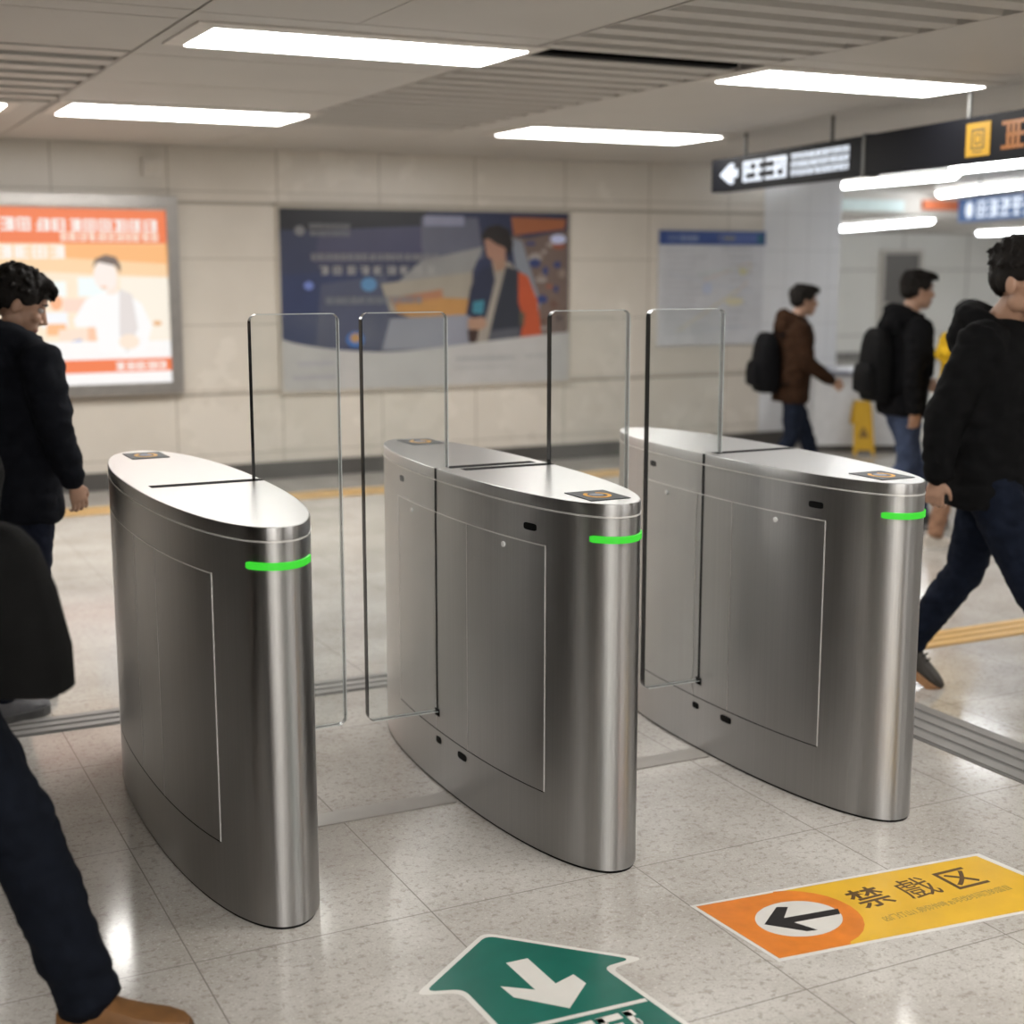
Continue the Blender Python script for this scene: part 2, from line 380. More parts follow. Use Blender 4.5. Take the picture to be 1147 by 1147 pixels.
# ------------------------------------------------------------------ floor markings
def flat(mb, pts, z0, z1, mi=0): mb.prism([(x, y, z0) for x, y in pts], (0, 0, z1-z0), mi)
def strip_paving(name, x0, x1, y0, y1, along, label, m1, m2, nb):
    t = MB(); t.box(x0, x1, y0, y1, 0, .003, 0)
    for k in range(nb):
        f0, f1 = (k+.16)/nb, (k+.84)/nb
        if along == 'x': t.box(x0, x1, y0+(y1-y0)*f0, y0+(y1-y0)*f1, .003, .007, 1)
        else: t.box(x0+(x1-x0)*f0, x0+(x1-x0)*f1, y0, y1, .003, .007, 1)
    o = t.build(name, [m2, m1]); tag(o, label, 'tactile paving'); return o
strip_paving('tactile_strip', -4, 3.79, 5.21, 5.40, 'x', 'grey ribbed tactile strip crossing behind the three gates', TACG, TACGD, 3)
strip_paving('tactile_strip', 3.49, 3.79, -2, 5.20, 'y', 'wide grey ribbed tactile strip right of the rightmost gate', TACG, TACGD, 4)
strip_paving('tactile_strip', -4, 6.6, 9.88, 10.22, 'x', 'faded yellow tactile strip along the beige wall', TACY, TACYD, 2)
strip_paving('tactile_strip', 4.0, 12, 4.68, 4.90, 'x', 'yellow ribbed tactile strip behind the walking man at the right', TACY, TACYD, 3)
ccm = mat('cable_cover_shaded', (.31,.29,.265), .3)  # cover colour darkened to carry the shadowy band across the lanes
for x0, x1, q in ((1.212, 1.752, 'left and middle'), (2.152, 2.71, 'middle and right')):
    o = MB().box(x0, x1, 3.93, 4.025, 0, .004).build('cable_cover', ccm); tag(o, 'shade-darkened grey cable cover strip on the floor between the %s gates' % q, 'cable cover', 'cable covers between the gates')

def text_mb(mb, s, x, y, w, h, z, mi, off=.014):
    """real lettering: glyph outlines of the built-in font, scaled into w x h"""
    cu = bpy.data.curves.new('t', 'FONT'); cu.body = s; cu.extrude = 0; cu.offset = off
    ob = bpy.data.objects.new('t', cu); C.objects.link(ob)
    dg = bpy.context.evaluated_depsgraph_get(); dg.update()
    me = bpy.data.meshes.new_from_object(ob.evaluated_get(dg))
    vs = [v.co.copy() for v in me.vertices]; fs = [tuple(p.vertices) for p in me.polygons]
    bpy.data.objects.remove(ob); bpy.data.curves.remove(cu); bpy.data.meshes.remove(me)
    if not vs: return
    x0 = min(v.x for v in vs); x1 = max(v.x for v in vs); y0 = min(v.y for v in vs); y1 = max(v.y for v in vs)
    mb.add([(x + (v.x-x0)/(x1-x0)*w, y + (v.y-y0)/(y1-y0)*h, z) for v in vs], fs, mi)
# yellow "restricted area" decal
t = MB()
flat(t, [(2.004,2.975),(2.028,2.618),(2.985,2.525),(2.945,2.893)], 0, .0010, 0)
flat(t, [(2.016,2.963),(2.039,2.631),(2.965,2.540),(2.925,2.881)], .0010, .0013, 2)
arc = [(2.016,2.963),(2.039,2.631),(2.244,2.611)]
cxx, cyy = 2.22, 2.785
for k in range(13):
    q = math.radians(-78 + 156*k/12); arc.append((cxx + .165*math.cos(q), cyy + .165*math.sin(q)))
arc.append((2.25,2.94)); flat(t, arc, .0013, .0016, 1)
flat(t, [(cxx-.003 + .12*math.cos(2*PI*k/48), cyy + .098*math.sin(2*PI*k/48)) for k in range(48)], .0016, .0019, 0)
flat(t, [(2.115,2.796),(2.205,2.865),(2.232,2.851),(2.183,2.803),(2.345,2.785),(2.330,2.757),(2.191,2.772),(2.219,2.710),(2.190,2.716)], .0019, .0022, 3)
for ch, x, y in (('禁',2.412,2.748),('戲',2.566,2.738),('区',2.720,2.730)): text_mb(t, ch, x, y, .112, .112, .0016, 4, .004 if ch == '戲' else .014)
text_mb(t, '凶门仃山1.卵仰仲時ぉ叩伐时间團的国目', 2.412, 2.668, .44, .030, .0016, 5, .008)
tag(t.build('floor_decal', [D_WHITE, D_ORG, D_YEL, D_BLK, D_BRN, D_GREY]), 'orange and yellow floor decal with black arrow in white circle', 'floor decal')
# green arrow decal
def rpoly(pts, r, n=5):
    out = []; k = len(pts)
    for i in range(k):
        a, p, c = Vector(pts[i-1]), Vector(pts[i]), Vector(pts[(i+1) % k])
        u = (a-p); w = (c-p); rr = min(r, u.length*.4, w.length*.4)
        s, e = p + u.normalized()*rr, p + w.normalized()*rr
        for j in range(n+1):
            f = j/n; out.append(tuple(s*(1-f)**2 + p*2*f*(1-f) + e*f*f))
    return out
gp = [(1.195,2.868),(1.281,2.838),(1.284,2.664),(1.29,2.20),(1.70,2.16),(1.655,2.485),(1.627,2.785),(1.712,2.790),(1.444,3.060)]
def grow(pts, d):
    cx = sum(p[0] for p in pts)/len(pts); cy = sum(p[1] for p in pts)/len(pts); n = len(pts); out = []
    for i in range(n):
        a, p, c = Vector(pts[i-1]), Vector(pts[i]), Vector(pts[(i+1) % n])
        n1 = Vector(((p-a).y, -(p-a).x)).normalized(); n2 = Vector(((c-p).y, -(c-p).x)).normalized()
        q = (n1+n2); q = q/ max(.35, q.dot(n1)); out.append(tuple(p + q*d))
    return out
t = MB(); flat(t, rpoly(grow(gp, .014), .03), 0, .0010, 0); flat(t, rpoly(gp, .028), .0010, .0013, 1)
flat(t, [(1.426,2.908),(1.484,2.906),(1.487,2.765),(1.546,2.785),(1.552,2.734),(1.462,2.650),(1.369,2.752),(1.364,2.811),(1.430,2.760)], .0013, .0016, 0)
flat(t, [(1.29,2.628),(1.29,2.614),(1.64,2.598),(1.64,2.612)], .0013, .0016, 0)
for k, (x, w) in enumerate(((1.36,.06),(1.43,.05),(1.49,.06),(1.56,.025))):
    t.box(x, x+w, 2.558, 2.582, .0013, .0016, 0); t.box(x+.01, x+w*.8, 2.52, 2.542, .0013, .0016, 0); t.box(x, x+.016, 2.50, 2.58, .0013, .0016, 0)
tag(t.build('floor_decal', [D_WHITE, D_GREEN]), 'green arrow shaped floor decal with a white arrow', 'floor decal')

# ------------------------------------------------------------------ turnstile gates
GA, GB, PP, QQ = .8242, .1911, 2.2328, 2.195
def sgp(v, e): return math.copysign(abs(v)**e, v)
def se(th, d=0):
    s, q = math.sin(th), math.cos(th)
    p = Vector((GB*sgp(s, 2/QQ), GA*sgp(q, 2/PP)))
    n = Vector((sgp(p.x, 1)*abs(p.x/GB)**(QQ-1)/GB*(1 if p.x else 0), math.copysign(abs(p.y/GA)**(PP-1), p.y)/GA)).normalized()
    return p + n*d
_d = [se(2*PI*k/7200) for k in range(7200)]
def ring_pts(n=220):
    cum = [0]
    for k in range(7200): cum.append(cum[-1] + (_d[(k+1) % 7200]-_d[k]).length)
    out = []; j = 0
    for i in range(n):
        # denser toward the two tips
        g = cum[-1]*i/n
        while cum[j+1] < g: j += 1
        f = (g-cum[j])/max(1e-9, cum[j+1]-cum[j]); out.append(_d[j].lerp(_d[(j+1) % 7200], f))
    return out
RING = ring_pts()
def nrm(p): return Vector((math.copysign(abs(p.x/GB)**(QQ-1), p.x)/GB, math.copysign(abs(p.y/GA)**(PP-1), p.y)/GA)).normalized()
def ring(z, d=0): return [((p+nrm(p)*d).x, (p+nrm(p)*d).y, z) for p in RING]
def side_pt(t, side, d=0):
    p = Vector((side*GB*(1-abs(t/GA)**PP)**(1/QQ), t)); return p + nrm(p)*d
def patch(mb, t0, t1, z0, z1, side, d0, d1, mi=0, n=40):
    """curved slab lying on the side of the gate"""
    r = []
    for k in range(n+1):
        t = t0 + (t1-t0)*k/n; a, c = side_pt(t, side, d0), side_pt(t, side, d1)
        r.append([(a.x,a.y,z0),(c.x,c.y,z0),(c.x,c.y,z1),(a.x,a.y,z1)])
    mb.loft(r, mi, True, True)
def gate(loc, rot, label, panels, readers, sensors, dl, dr):
    root = thing('turnstile_gate', label, 'turnstile gate', (loc[0], loc[1], 0), rot, 'steel turnstile gates')
    m = MB(); m.loft([ring(.008), ring(1.011)], 0, False); m.add(ring(1.011), [tuple(range(len(RING)))], 0); m.add(ring(.008), [tuple(range(len(RING)))], 0)
    m.build('body', STEEL, root)
    MB().loft([ring(0, -.004), ring(.008, -.004)]).build('base_gasket', RUBBER, root)
    m = MB(); m.loft([ring(1.0165), ring(1.046), ring(1.049, -.0012), ring(1.05, -.004)], 0, False)
    m.add(ring(1.05, -.004), [tuple(range(len(RING)))], 1)
    m.build('lid', [STEEL, STEELT], root)
    m = MB(); m.loft([ring(1.011, -.002), ring(1.0115, .0014), ring(1.016, .0014), ring(1.0165, -.002)], 0, False); m.build('lid_seam', BEAD, root)
    # doors: curved sheets with a polished lip
    for side, dd in ((-1, dl), (1, dr)):
        for t0, t1, lock in dd:
            m = MB(); patch(m, t0, t1, .19, .91, side, -.002, .0007)
            do = m.build('access_door' if lock is not None else 'side_panel', STEEL, root)
            m = MB(); e = .0017
            patch(m, t0-e, t1+e, .9085, .9120, side, -.001, .0016); 
            for tt in (t0, t1): patch(m, tt-e, tt+e, .19, .91, side, -.001, .0016, 0, 2)
            m.build('door_edge', BEAD, do)
            m = MB(); patch(m, t0-e, t1+e, .1875, .1905, side, -.001, .0010); m.build('door_gap', BLACK, do)
            if lock is not None:
                p = side_pt(lock, side, .0007); n = nrm(Vector(side_pt(lock, side))); m = MB(); a = Vector((n.x, n.y, 0)); u = a.cross(Vector((0,0,1)))
                rr = []
                for d, r in ((0,.0085),(.004,.0085),(.005,.006)): rr.append([Vector((p.x,p.y,.885)) + a*d + u*r*math.cos(2*PI*i/16) + Vector((0,0,r*math.sin(2*PI*i/16))) for i in range(16)])
                m.loft(rr); m.build('lock', CHROME, do)
    for side in (-1, 1):
        if side not in sensors: continue
        for t, z, w, h in ((.36,.974,.045,.020),(-.55,.956,.058,.021),(.028,.157,.038,.022),(-.154,.158,.060,.023)):
            m = MB(); c = []
            for k in range(24):
                q = 2*PI*k/24; tt = t + w/2*sgp(math.cos(q), .5); zz = z + h/2*sgp(math.sin(q), .5); c.append((tt, zz))
            r0 = []; r1 = []
            for tt, zz in c:
                a = side_pt(tt, side, -.001); e = side_pt(tt, side, .0016); r0.append((a.x,a.y,zz)); r1.append((e.x,e.y,zz))
            m.loft([r0, r1], 0, True, False); m.build('sensor_window', RUBBER, root)
    # green status strip round the near tip
    pts = []
    s0, s1 = -.080, .094
    for k in range(33):
        s = s0 + (s1-s0)*k/32; t = -GA*(1-abs(s/GB)**QQ)**(1/PP); pts.append(Vector((s, t)))
    m = MB(); rr = []
    for i, p in enumerate(pts):
        n = nrm(p); g = .0042 if 0 < i < 32 else .002; a = p - n*.001; c = p + n*g
        hh = .0105 if 0 < i < 32 else .008
        rr.append([(a.x,a.y,.952-hh),(c.x,c.y,.952-hh*.8),(c.x,c.y,.952+hh*.8),(a.x,a.y,.952+hh)])
    m.loft(rr, 0, True, True); m.build('indicator_light', GREEN, root)
    for t, s in readers:
        rd = MB(); w, d = .062, .078
        rd.prism([(s-w,t-d,1.0498),(s+w,t-d,1.0498),(s+w,t+d,1.0498),(s-w,t+d,1.0498)], (0,0,.0022)); ro = rd.build('card_reader', READER, root)
        m = MB(); n = 40
        def an(k, r): q = math.radians(115 + 310*k/n); return (s + r*math.cos(q)*.95, t + r*1.15*math.sin(q))
        for k in range(n):
            a, c2, d2, e2 = an(k,.040), an(k+1,.040), an(k+1,.029), an(k,.029)
            m.prism([(x,y,1.052) for x,y in (a,c2,d2,e2)], (0,0,.0006))
        m.build('ring_mark', RYEL, ro)
        m = MB(); m.prism([(s+.020*math.cos(2*PI*k/24), t+.006+.022*math.sin(2*PI*k/24), 1.052) for k in range(24)], (0,0,.0006)); m.build('card_mark', RBLU, ro)
    # glass flap panels in their slots
    for t, side, x0, x1, s0, s1 in panels:
        m = MB(); m.box(s0, s1, t-.022, t+.022, 1.0485, 1.0508)
        e = side_pt(t, side, .0012).x; i = side_pt(t, side, -.01).x
        m.box(min(e,i), max(e,i), t-.007, t+.007, .262, 1.05); m.build('panel_slot', BLACK, root)
        m = MB(); e2 = side_pt(t, side, .003).x; m.box(min(e2,i), max(e2,i), t-.016, t+.016, .238, .262); m.build('slot_foot', BLACK, root)
        z0, z1, T, rc = .252, 1.541, .0115, .026
        out = []
        for cx, cz, a0 in ((x1-rc, z0+rc, -90), (x1-rc, z1-rc, 0), (x0+rc, z1-rc, 90), (x0+rc, z0+rc, 180)):
            for k in range(7):
                q = math.radians(a0 + 15*k); out.append((cx + rc*math.cos(q), cz + rc*math.sin(q)))
        m = MB(); F = [(x, t-T, z) for x, z in out]; K = [(x, t+T, z) for x, z in out]
        m.add(F, [tuple(range(len(out)))], 0); m.add(K, [tuple(range(len(out)))[::-1]], 0)
        gp_ = m.build('glass_panel', GLASS, root)
        me = MB(); md = MB()
        for k in range(len(out)):
            a, c = out[k], out[(k+1) % len(out)]
            dark = (a[0]+c[0])/2 < x0 + rc*.75
            q = md if dark else me; b0 = .0008
            q.add([(a[0],t-T-b0,a[1]),(c[0],t-T-b0,c[1]),(c[0],t+T+b0,c[1]),(a[0],t+T+b0,a[1])], [(0,1,2,3)], 0 if dark else 1, False)
            # narrow polished bevel on both faces
            ctr = Vector(((x0+x1)/2, (z0+z1)/2)); 
            def inn(p, w=.0026):
                return (min(max(p[0], x0+w), x1-w), min(max(p[1], z0+w), z1-w))
            ai, ci = inn(a), inn(c)
            for y in (t-T-b0, t+T+b0): q.add([(a[0],y,a[1]),(c[0],y,c[1]),(ci[0],y,ci[1]),(ai[0],y,ai[1])], [(0,1,2,3)], 0, False)
        me.build('glass_edge', [RIM, RIMF], gp_); o = md.build('edge_strip', RIMD, gp_); o['label'] = 'black edge strip of the glass'
    return root
D2 = [(.045, .405, .248), (-.195, .045, None), (-.615, -.195, -.42)]
D3 = [(.049, .420, .249), (-.160, .049, None), (-.588, -.160, -.381)]
gx = [(1.01403,4.14023), (1.95374,4.06239), (2.91223,4.00288)]
def gl(g, x): return x - gx[g][0]
gate(gx[0], .0073, 'leftmost steel turnstile gate with one glass panel and a card reader at its far end',
     [(-.031, 1, gl(0,1.176), gl(0,1.452), -.145, .185)], [(.672, .0)], (1,), [(.006, .47, None), (-.236, .006, None), (-.632, -.236, None)], D2)
gate(gx[1], -.006, 'middle steel turnstile gate with two glass panels and card readers at both ends',
     [(.036, -1, gl(1,1.519), gl(1,1.803), -.150, .155), (-.030, 1, gl(1,2.131), gl(1,2.424), -.125, .186)], [(-.665, .0), (.695, .03)], (-1,1), D2, D2)
gate(gx[2], -.0063, 'rightmost steel turnstile gate with one glass panel and a card reader at its near end',
     [(.012, -1, gl(2,2.490), gl(2,2.786), -.150, .178)], [(-.655, .01)], (-1,), D3, D3)

# ------------------------------------------------------------------ pseudo lettering (too blurred in the photo to read)
def glyph(mb, x, z, w, h, y, mi, rnd, th=.0012):
    s = w*.12
    def bar(a, b, c, d): mb.box(x+a*w, x+b*w, y-th, y, z+c*h, z+d*h, mi)
    for k in (0, .43, .86): bar(0 if rnd.random() < .7 else .2, 1 if rnd.random() < .7 else .8, k, k+.14)
    for k in rnd.sample([0, .22, .44, .66, .86], 3): bar(k, k+.14, 0 if rnd.random() < .7 else .4, 1)
def glyph_row(mb, x0, x1, z, h, y, mi, rnd, gap=.12, aspect=1):
    w = h*aspect; n = max(1, int((x1-x0)/(w*(1+gap)))); p = (x1-x0)/n
    for k in range(n): glyph(mb, x0+p*k, z, p*(1-gap), h, y, mi, rnd)
def ellp(cx, cz, rx, rz, n=22): return [(cx+rx*math.cos(2*PI*k/n), cz+rz*math.sin(2*PI*k/n)) for k in range(n)]

# hanging sign 1 (two boxes on rods)
rnd = random.Random(3)
A = Vector((5.919, 8.636, 0)); Bv = Vector((5.584, 6.626, 0)); d = Bv - A; rz = math.atan2(d.y, d.x); ln = d.length
ZS = 2.197; HS = .223
t = thing('hanging_sign', 'black hanging direction sign with lit white arrow and text', 'sign', (A.x, A.y, ZS), rz)
MB().box(0, ln, -.05, .05, 0, HS).build('sign_box', SIGNK, t)
m = MB()
m.prism([(x, -.0505, z) for x, z in ((.14,.112),(.30,.182),(.30,.140),(.42,.140),(.42,.085),(.30,.085),(.30,.042))], (0,-.002,0))
m.prism([(x, -.0505, z) for x, z in ((.20,.112),(.33,.185),(.37,.165),(.28,.112),(.37,.06),(.33,.04))], (0,-.002,0))
for k in range(2): glyph(m, .50+k*.33, .045, .29, .135, -.0505, 0, rnd)
m.build('lettering', SWHITE, t)
m = MB()
for z in (.145, .095, .045): glyph_row(m, 1.18, 1.86 + rnd.random()*.04, z, .037, -.0505, 0, rnd, .15, .6)
m.build('small_print', SWHITE, t)
for x in (.43, 1.6): MB().tube([(x,0,HS),(x,0,H-ZS)], .012).build('rod', SIGNG, t)
MB().box(ln+.004, ln+.028, -.055, .055, -.01, HS+.01).build('end_post', SIGNG, t)
B2 = A + d*((ln+.034)/ln)
t = thing('hanging_sign', 'black hanging sign with yellow icon and orange characters, cut by the photo edge', 'sign', (B2.x, B2.y, ZS), rz)
L2 = 2.6
MB().box(0, L2, -.05, .05, 0, HS).build('sign_box', SIGNK, t)
m = MB(); x0 = .98; m.box(x0, x0+.20, -.0535, -.0505, .028, .192); m.build('icon_panel', SYEL, t)
m = MB(); y = -.0536
for a, c, e, f in ((.045,.155,.150,.162),(.045,.058,.062,.155),(.142,.155,.062,.155),(.045,.155,.062,.072),(.075,.125,.085,.130)):
    if (a,c) == (.075,.125): 
        for q in ((a,c,e,e+.008),(a,c,f,f+.008),(a,a+.008,e,f),(c-.008,c,e,f)): m.box(x0+q[0], x0+q[1], y-.001, y, q[2], q[3])
    else: m.box(x0+a, x0+c, y-.001, y, e, f)
m.box(x0+.06, x0+.14, y-.001, y, .045, .052)
m.build('icon_mark', SDARK, t)
m = MB(); rn = random.Random(11)
for k in range(5): glyph(m, 1.27+k*.22, .045, .18, .135, -.0505, 0, rn)
m.build('lettering', SORG, t)
for x in (.92, 2.1): MB().tube([(x,0,HS),(x,0,H-ZS)], .012).build('rod', SIGNG, t)
# hanging sign 2 (blue)
A = Vector((11.05, 11.6, 0)); Bv = Vector((10.45, 9.95, 0)); d = Bv - A; rz = math.atan2(d.y, d.x)
t = thing('hanging_sign', 'blue hanging sign with lit white characters further back at the right edge', 'sign', (A.x, A.y, 2.14), rz)
MB().box(0, 2.6, -.05, .05, 0, .235).build('sign_box', SBLUE, t)
m = MB(); m.prism([(.28+.085*math.cos(2*PI*k/20), -.0505, .118+.085*math.sin(2*PI*k/20)) for k in range(20)], (0,-.002,0))
for k in range(6): glyph(m, .46+k*.26, .035, .21, .165, -.0505, 0, rnd)
m.build('lettering', SWHITE, t)
for x in (.4, 2.2): MB().tube([(x,0,.235),(x,0,H-2.14)], .012).build('rod', SIGNG, t)
# fascia signs on the beam of the far passage
t = MB().box(12.2, 15.0, 13.46, 13.5, 2.36, 2.47).build('fascia_sign', SRED); tag(t, 'orange red sign band on the beam of the far passage', 'sign')
t = MB().box(10.9, 11.9, 13.46, 13.5, 2.33, 2.46).build('fascia_sign', STEAL); tag(t, 'pale teal sign on the beam beside the white column', 'sign')

# ------------------------------------------------------------------ posters on the back wall
def cmat(cache, c, em=None, rough=.35):
    k = (tuple(c), em)
    if k not in cache:
        nm = 'print_%02x%02x%02x' % tuple(int(min(1, v)*255) for v in c)
        cache[k] = (len(cache), emit(nm+'_lit', c, em) if em else mat(nm, c, rough, 0, .05, 5))
    return cache[k][0]
class Print:
    """a flat printed sheet in the xz plane facing -y; each shape lies a hair above the one before"""
    def __init__(s, fx, em=None): s.m = MB(); s.c = {}; s.y = 0; s.fx = fx; s.em = em
    def poly(s, pts, col, em='d'):
        mi = cmat(s.c, col, s.em if em == 'd' else em); s.y -= .0002
        q = [s.fx(*p) for p in pts]; s.m.add([(x, s.y, z) for x, z in q], [tuple(range(len(q)))], mi)
    def ell(s, cx, cy, rx, ry, col): s.poly([(cx+rx*math.cos(2*PI*k/24), cy+ry*math.sin(2*PI*k/24)) for k in range(24)], col)
    def row(s, x0, x1, y0, y1, col, rnd, asp=1, gap=.15):
        h = y1-y0; n = max(1, int((x1-x0)/(h*asp*(1+gap)))); p = (x1-x0)/n; s.y -= .0002
        mi = cmat(s.c, col, s.em)
        for k in range(n):
            bx = x0 + p*k; w = p*(1-gap)
            for a in (0, .42, .84):
                q0 = 0 if rnd.random() < .7 else .2; q = [(bx+w*q0, y0+h*a), (bx+w, y0+h*a), (bx+w, y0+h*(a+.16)), (bx+w*q0, y0+h*(a+.16))]
                s.m.add([(lambda r: (r[0], s.y, r[1]))(s.fx(*v)) for v in q], [(0,1,2,3)], mi)
            for a in rnd.sample([0, .22, .44, .66, .84], 3):
                q = [(bx+w*a, y0), (bx+w*(a+.16), y0), (bx+w*(a+.16), y0+h), (bx+w*a, y0+h)]
                s.m.add([(lambda r: (r[0], s.y-.00005, r[1]))(s.fx(*v)) for v in q], [(0,1,2,3)], mi)
    def build(s, name, parent):
        mats = [x[1] for x in sorted(s.c.values(), key=lambda v: v[0])]
        me = bpy.data.meshes.new(name); me.from_pydata(s.m.v, [], s.m.f)
        for m in mats: me.materials.append(m)
        me.polygons.foreach_set('material_index', s.m.m)
        for p in me.polygons: pass
        o = bpy.data.objects.new(name, me); C.objects.link(o); o.parent = parent; return o
# lit orange poster; picture coordinates = pixels of the photo's crop
BX0, BX1, BZ0, BZ1 = -.10, 2.60, .725, 2.20
t = thing('light_box_poster', 'lit orange poster box with a person in a white shirt, at the left', 'poster', ((BX0+BX1)/2, YB, BZ0))
cx = (BX0+BX1)/2; f = MB(); fw = .085; W2 = (BX1-BX0)/2; HH = BZ1-BZ0
for a in ((-W2,W2,0,fw),(-W2,W2,HH-fw,HH),(-W2,-W2+fw,fw,HH-fw),(W2-fw,W2,fw,HH-fw)): f.box(a[0],a[1],-.09,0,a[2],a[3])
f.build('frame', mat('poster_frame_metal', (.42,.40,.38), .3, .9), t)
MB().box(-W2+fw, W2-fw, -.05, 0, fw, HH-fw).build('lamp_back', FRAMEW, t)
def fx(X, Y): return (-cx + 1.352 + X*.218*.00640 - .004, 2.195 - BZ0 - (Y*.218 - 17)*.00645)
P = Print(fx, .80)
OR=(.93,.235,.095); CR=(1,.70,.42); WH=(1,.97,.93)
x0 = -740
P.poly([(x0,135),(868,150),(868,1085),(x0,1085)], CR)
P.poly([(x0,135),(868,150),(868,325),(x0,325)], OR)
P.poly([(300,325),(868,330),(830,430),(300,400)], (1,.52,.22))
P.poly([(828,320),(868,320),(868,930),(852,930)], (1,.50,.17))
P.poly([(x0,430),(820,500),(850,930),(x0,930)], (1,.85,.66))
P.poly([(580,500),(850,500),(855,830),(580,830)], (1,.92,.80))
r = random.Random(5)
P.row(x0, 150, 195, 262, WH, r, 1.0); P.row(165, 800, 200, 262, WH, r, 1.0); P.row(285, 800, 268, 312, (1,.86,.72), r, .9); P.row(x0, 315, 335, 402, WH, r, 1.1)
for a in ((205,520,300,600,(.95,1,.97)),(360,500,560,600,(.93,1,1)),(170,680,300,760,(.96,.97,1)),(280,610,400,680,(1,.74,.62)),(190,740,290,800,(1,.55,.28)),(250,770,420,890,(1,.80,.66))):
    P.poly([(a[0],a[1]),(a[2],a[1]),(a[2],a[3]),(a[0],a[3])], a[4])
P.ell(245,630,32,40,(1,.50,.28)); P.ell(770,745,24,14,(.85,.50,.25))
P.poly([(315,830),(365,820),(370,890),(310,890)], (.42,.48,.75)); P.poly([(400,735),(440,725),(445,890),(400,890)], (1,.62,.42))
P.poly([(x0,830),(868,835),(868,1085),(x0,1085)], (1,.98,.97))
# printed person
P.poly([(400,610),(520,570),(600,580),(690,640),(740,760),(700,900),(460,900),(440,760),(340,760),(330,720)], (1,.99,.99))
P.poly([(575,560),(640,590),(665,770),(600,900),(565,800)], (.82,.76,.74)); P.ell(615,840,55,40,(1,.84,.70)); P.poly([(500,520),(570,520),(560,590),(510,590)], (1,.86,.76))
P.ell(505,490,62,78,(1,.90,.84)); P.poly([(440,450),(455,405),(510,382),(565,395),(588,440),(582,480),(560,440),(470,420)], (.20,.15,.13)); P.ell(495,553,16,8,(.93,.60,.42))
P.poly([(x0,935),(868,930),(868,1000),(x0,1005)], OR); P.row(540, 815, 948, 990, WH, r, 1)
P.build('picture', t).location = (0, -.051, 0)

# blue printed poster, unlit
PX0, PX1, PZ0, PZ1 = 3.405, 5.985, .70, 2.132
t = thing('wall_poster', 'dark blue wall poster of a person in a dark vest with red sleeve', 'poster', ((PX0+PX1)/2, YB, PZ0))
W2 = (PX1-PX0)/2; HH = PZ1-PZ0
f = MB()
for a in ((-W2-.02,W2+.02,-.03,0),(-W2-.02,W2+.02,HH,HH+.03),(-W2-.02,-W2,0,HH),(W2,W2+.02,0,HH)): f.box(a[0],a[1],-.03,0,a[2],a[3])
f.build('frame', mat('poster_frame_beige', (.45,.41,.35), .4), t)
MB().box(-W2, W2, -.015, 0, 0, HH).build('backing_board', FRAMEW, t)
def fx2(X, Y): return (-W2 + (X-70)/1005*2*W2, HH*(1 - (Y-78)/612))
P = Print(fx2)
def q4(a, b, c, d): return [(a,b),(c,b),(c,d),(a,d)]
P.poly(q4(70,78,1075,690), (.034,.042,.088))
P.poly(q4(70,78,560,150), (.012,.013,.02)); P.poly([(200,150),(560,130),(560,250),(180,260)], (.062,.063,.12))
P.poly([(70,300),(400,280),(380,560),(70,560)], (.03,.042,.105)); P.poly([(200,330),(420,300),(430,560),(180,540)], (.07,.08,.13))
P.poly([(540,100),(740,100),(760,240),(560,300),(540,200)], (.115,.12,.165)); P.poly([(540,250),(760,200),(700,330),(420,360)], (.25,.25,.25)); P.poly([(400,330),(720,290),(720,420),(430,430)], (.31,.28,.235))
P.poly([(430,380),(610,350),(620,420),(450,420)], (.36,.17,.10)); P.poly([(450,400),(610,380),(710,385),(690,460),(560,470),(450,430)], (.44,.235,.085)); P.poly([(430,450),(720,440),(720,560),(400,560)], (.25,.26,.31))
P.poly([(550,95),(690,95),(690,128),(550,130)], (.26,.27,.38))
P.poly([(860,95),(1065,100),(1060,135),(870,160)], (.34,.12,.055)); P.poly([(860,160),(920,170),(1070,140),(1075,560),(930,545),(960,400),(880,250)], (.16,.115,.10)); P.poly([(860,170),(900,180),(970,400),(960,450),(880,300)], (.22,.24,.28))
rr = random.Random(9)
for k in range(26):
    x = 930+rr.random()*125; y = 160+rr.random()*340; a = 8+rr.random()*20; bb = 6+rr.random()*12
    P.ell(x, y, a, bb, rr.choice([(.04,.06,.17),(.30,.09,.05),(.25,.20,.17),(.05,.04,.04),(.33,.30,.28),(.14,.08,.06)]))
P.ell(1035,172,30,17,(.55,.60,.85))
for x, y, rx, col in ((160,335,16,(.16,.22,.55)),(358,332,26,(.10,.24,.44)),(310,520,30,(.05,.16,.45)),(310,515,18,(.40,.24,.10))): P.ell(x, y, rx, rx*.9, col)
g1 = (.21,.21,.225)
P.ell(135,152,17,17,g1); P.row(165,300,128,145,g1,rr,.8); P.row(165,300,152,168,g1,rr,.8)
P.row(170,600,228,250,(.24,.235,.25),rr,.9); P.row(195,600,270,298,(.32,.31,.31),rr,1.1,.35); P.row(215,540,375,398,(.20,.21,.235),rr,1)
